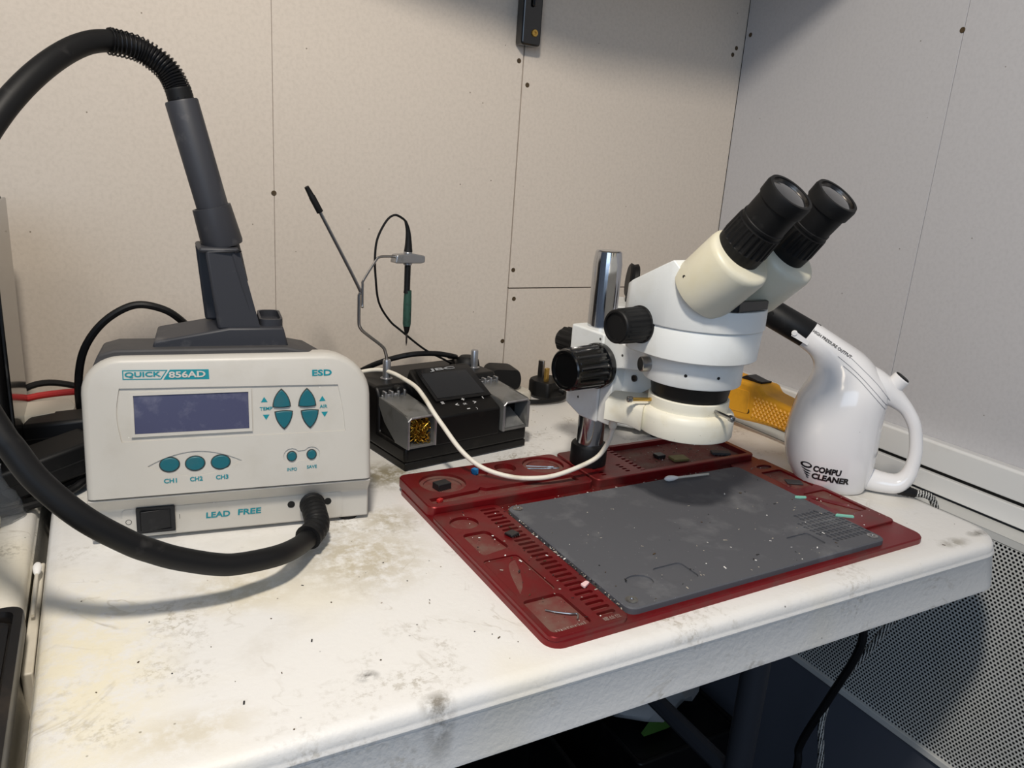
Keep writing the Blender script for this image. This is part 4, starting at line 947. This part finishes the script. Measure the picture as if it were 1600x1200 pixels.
wv_ = thing('bent_wire', 'bent silver wire in the front left pocket', 'wire', ml_(.020, .022, .0058))
G().tube(spline([(-.006, .008, .0008), (-.001, .003, .001), (.006, -.002, .0012), (.0105, -.004, .001), (.0075, -.0085, .0008)], 6), .0006, 8).obj('strand', 'steel', wv_)
random.seed(21)
def debris(name, label, n, fx, mats, smin=.0004, smax=.0011):
    bm = bmesh.new()
    for _ in range(n):
        x, y, z = fx(); s = random.uniform(smin, smax); a = random.uniform(0, PI); l = s*random.choice((1, 1, 1.6, 3.0)); k0 = len(bm.faces)
        c, sn_ = math.cos(a), math.sin(a); vs = []
        for zz in (0, s*.7):
            for ux, uy in ((-l, -s), (l, -s), (l, s), (-l, s)): vs.append(bm.verts.new((x+c*ux-sn_*uy, y+sn_*ux+c*uy, z+zz)))
        mi = random.randrange(len(mats))
        for f in ((0, 3, 2, 1), (4, 5, 6, 7), (0, 1, 5, 4), (1, 2, 6, 5), (2, 3, 7, 6), (3, 0, 4, 7)):
            bm.faces.new([vs[i] for i in f]).material_index = mi
    me = bpy.data.meshes.new(name); bm.to_mesh(me); bm.free()
    for m in mats: me.materials.append(MATS[m])
    o = bpy.data.objects.new(name, me); C.objects.link(o); tag(o, label, 'debris', kind='stuff')
def tray_spot():
    r = random.random()
    if r < .30: x, y, z = random.uniform(60, 320), 172+random.gauss(0, 2.4), .0054
    elif r < .45: x, y, z = random.uniform(58.5, 61.5), random.uniform(8, 170), .0081
    elif r < .62: x, y, z = random.uniform(216, 350), random.uniform(187, 243), .0080
    elif r < .80: x, y, z = random.uniform(66, 315), random.triangular(6, 160, 8), .0099
    elif r < .92: x, y, z = random.uniform(5, 58), random.uniform(4, 176), .0082
    else: x, y, z = random.uniform(322, 364), random.uniform(30, 174), .0074
    if z == .0054 and not 167.5 < y < 178.5: y = 173
    return ml_(x/1000, y/1000, z)
debris('solder_scraps', 'tiny scraps of solder and plastic strewn over the red tray', 560, tray_spot, ['debris', 'debris', 'chip', 'screw_dark', 'debris', 'cotton', 'chip'], .00015, .0005)
def table_spot():
    while True:
        x, y = random.uniform(-.03, .66), random.uniform(.315, .80)
        if .21 < x < .59 and .315 < y < .58: continue
        if -.03 < x < .2 and y > .5: continue
        if x > .53 and .36 < y < .50: continue
        return (x, y, .0001)
debris('table_crumbs', 'dark crumbs scattered on the white table top', 110, table_spot, ['chip', 'debris', 'screw_dark'], .0002, .00045)

# ------------------------------------------------------------ under the table
tc_ = thing('storage_crate', 'tall black crate under the table carrying the crumpled bag', 'crate', (.615, .69, -.72))
G().plate(rrect(-.085, .085, -.12, .12, .008), [(rrect(-.078, .078, -.113, .113, .006), .006)], .315, 0).obj('crate_body', 'jbc_black', tc_, bevel=.002)
G().plate(rrect(-.05, .05, .05, .09, .012), [(rrect(-.046, .046, .054, .086, .010), .002)], .0015, 0, lambda u, v, w: (u, -.12-w, v+.18)).obj('hand_grip', 'black_plastic', tc_)
tb_ = thing('storage_crate', 'wide black box added under the table to darken the wall there', 'crate', (.25, .805, -.72))  # added filler: covers the lit wall so the space under the table stays dark
G().box(-.26, .265, -.014, .024, 0, .50).obj('crate_body', 'jbc_black', tb_, bevel=.004)
G().box(-.262, .267, -.0155, .0255, .47, .505).obj('lid', 'black_plastic', tb_, bevel=.003)
bx_ = thing('storage_crate', 'low open black crate standing in front of the wide box', 'crate', (.35, .62, -.72))
G().plate(rrect(-.12, .12, -.13, .10, .012), [(rrect(-.112, .112, -.122, .092, .01), .25)], .30, 0).obj('crate_body', 'jbc_black', bx_, bevel=.002)
bw = thing('carrier_bag', 'crumpled white and green carrier bag on top of the tall crate', 'bag', (.605, .665, -.410))
g = G(); random.seed(5)
rings = []
for i in range(9):
    t = i/8; rings.append([((.075*math.sin(PI*(.12+.8*t)))*math.cos(a)*(1+.2*math.sin(5*a+t*6)), (.06*math.sin(PI*(.12+.8*t)))*math.sin(a)*(1+.25*math.sin(4*a+t*9)), .07*t+.006*math.sin(3*a)*t) for a in [2*PI*k/20 for k in range(20)]])
g.loft(rings); g.obj('bag_film', 'bag_white', bw, smooth=60)
G().prism(roundpoly([(-.045, 0), (.0, 0), (.012, .022), (-.03, .03)], .006), -.060, -.055, lambda u, v, w: (u, w, v*.6+.008)).obj('green_print', 'bag_green', bw)
wire('black power cable hanging down beside the braided cord', [(.64, .50, -.047), (.655, .43, -.062), (.660, .4156, -.1434), (.660, .4147, -.1812), (.655, .4319, -.2481), (.650, .4506, -.3208), (.648, .4481, -.36), (.64, .46, -.55), (.62, .50, -.715)], .0042, 'black_plastic')
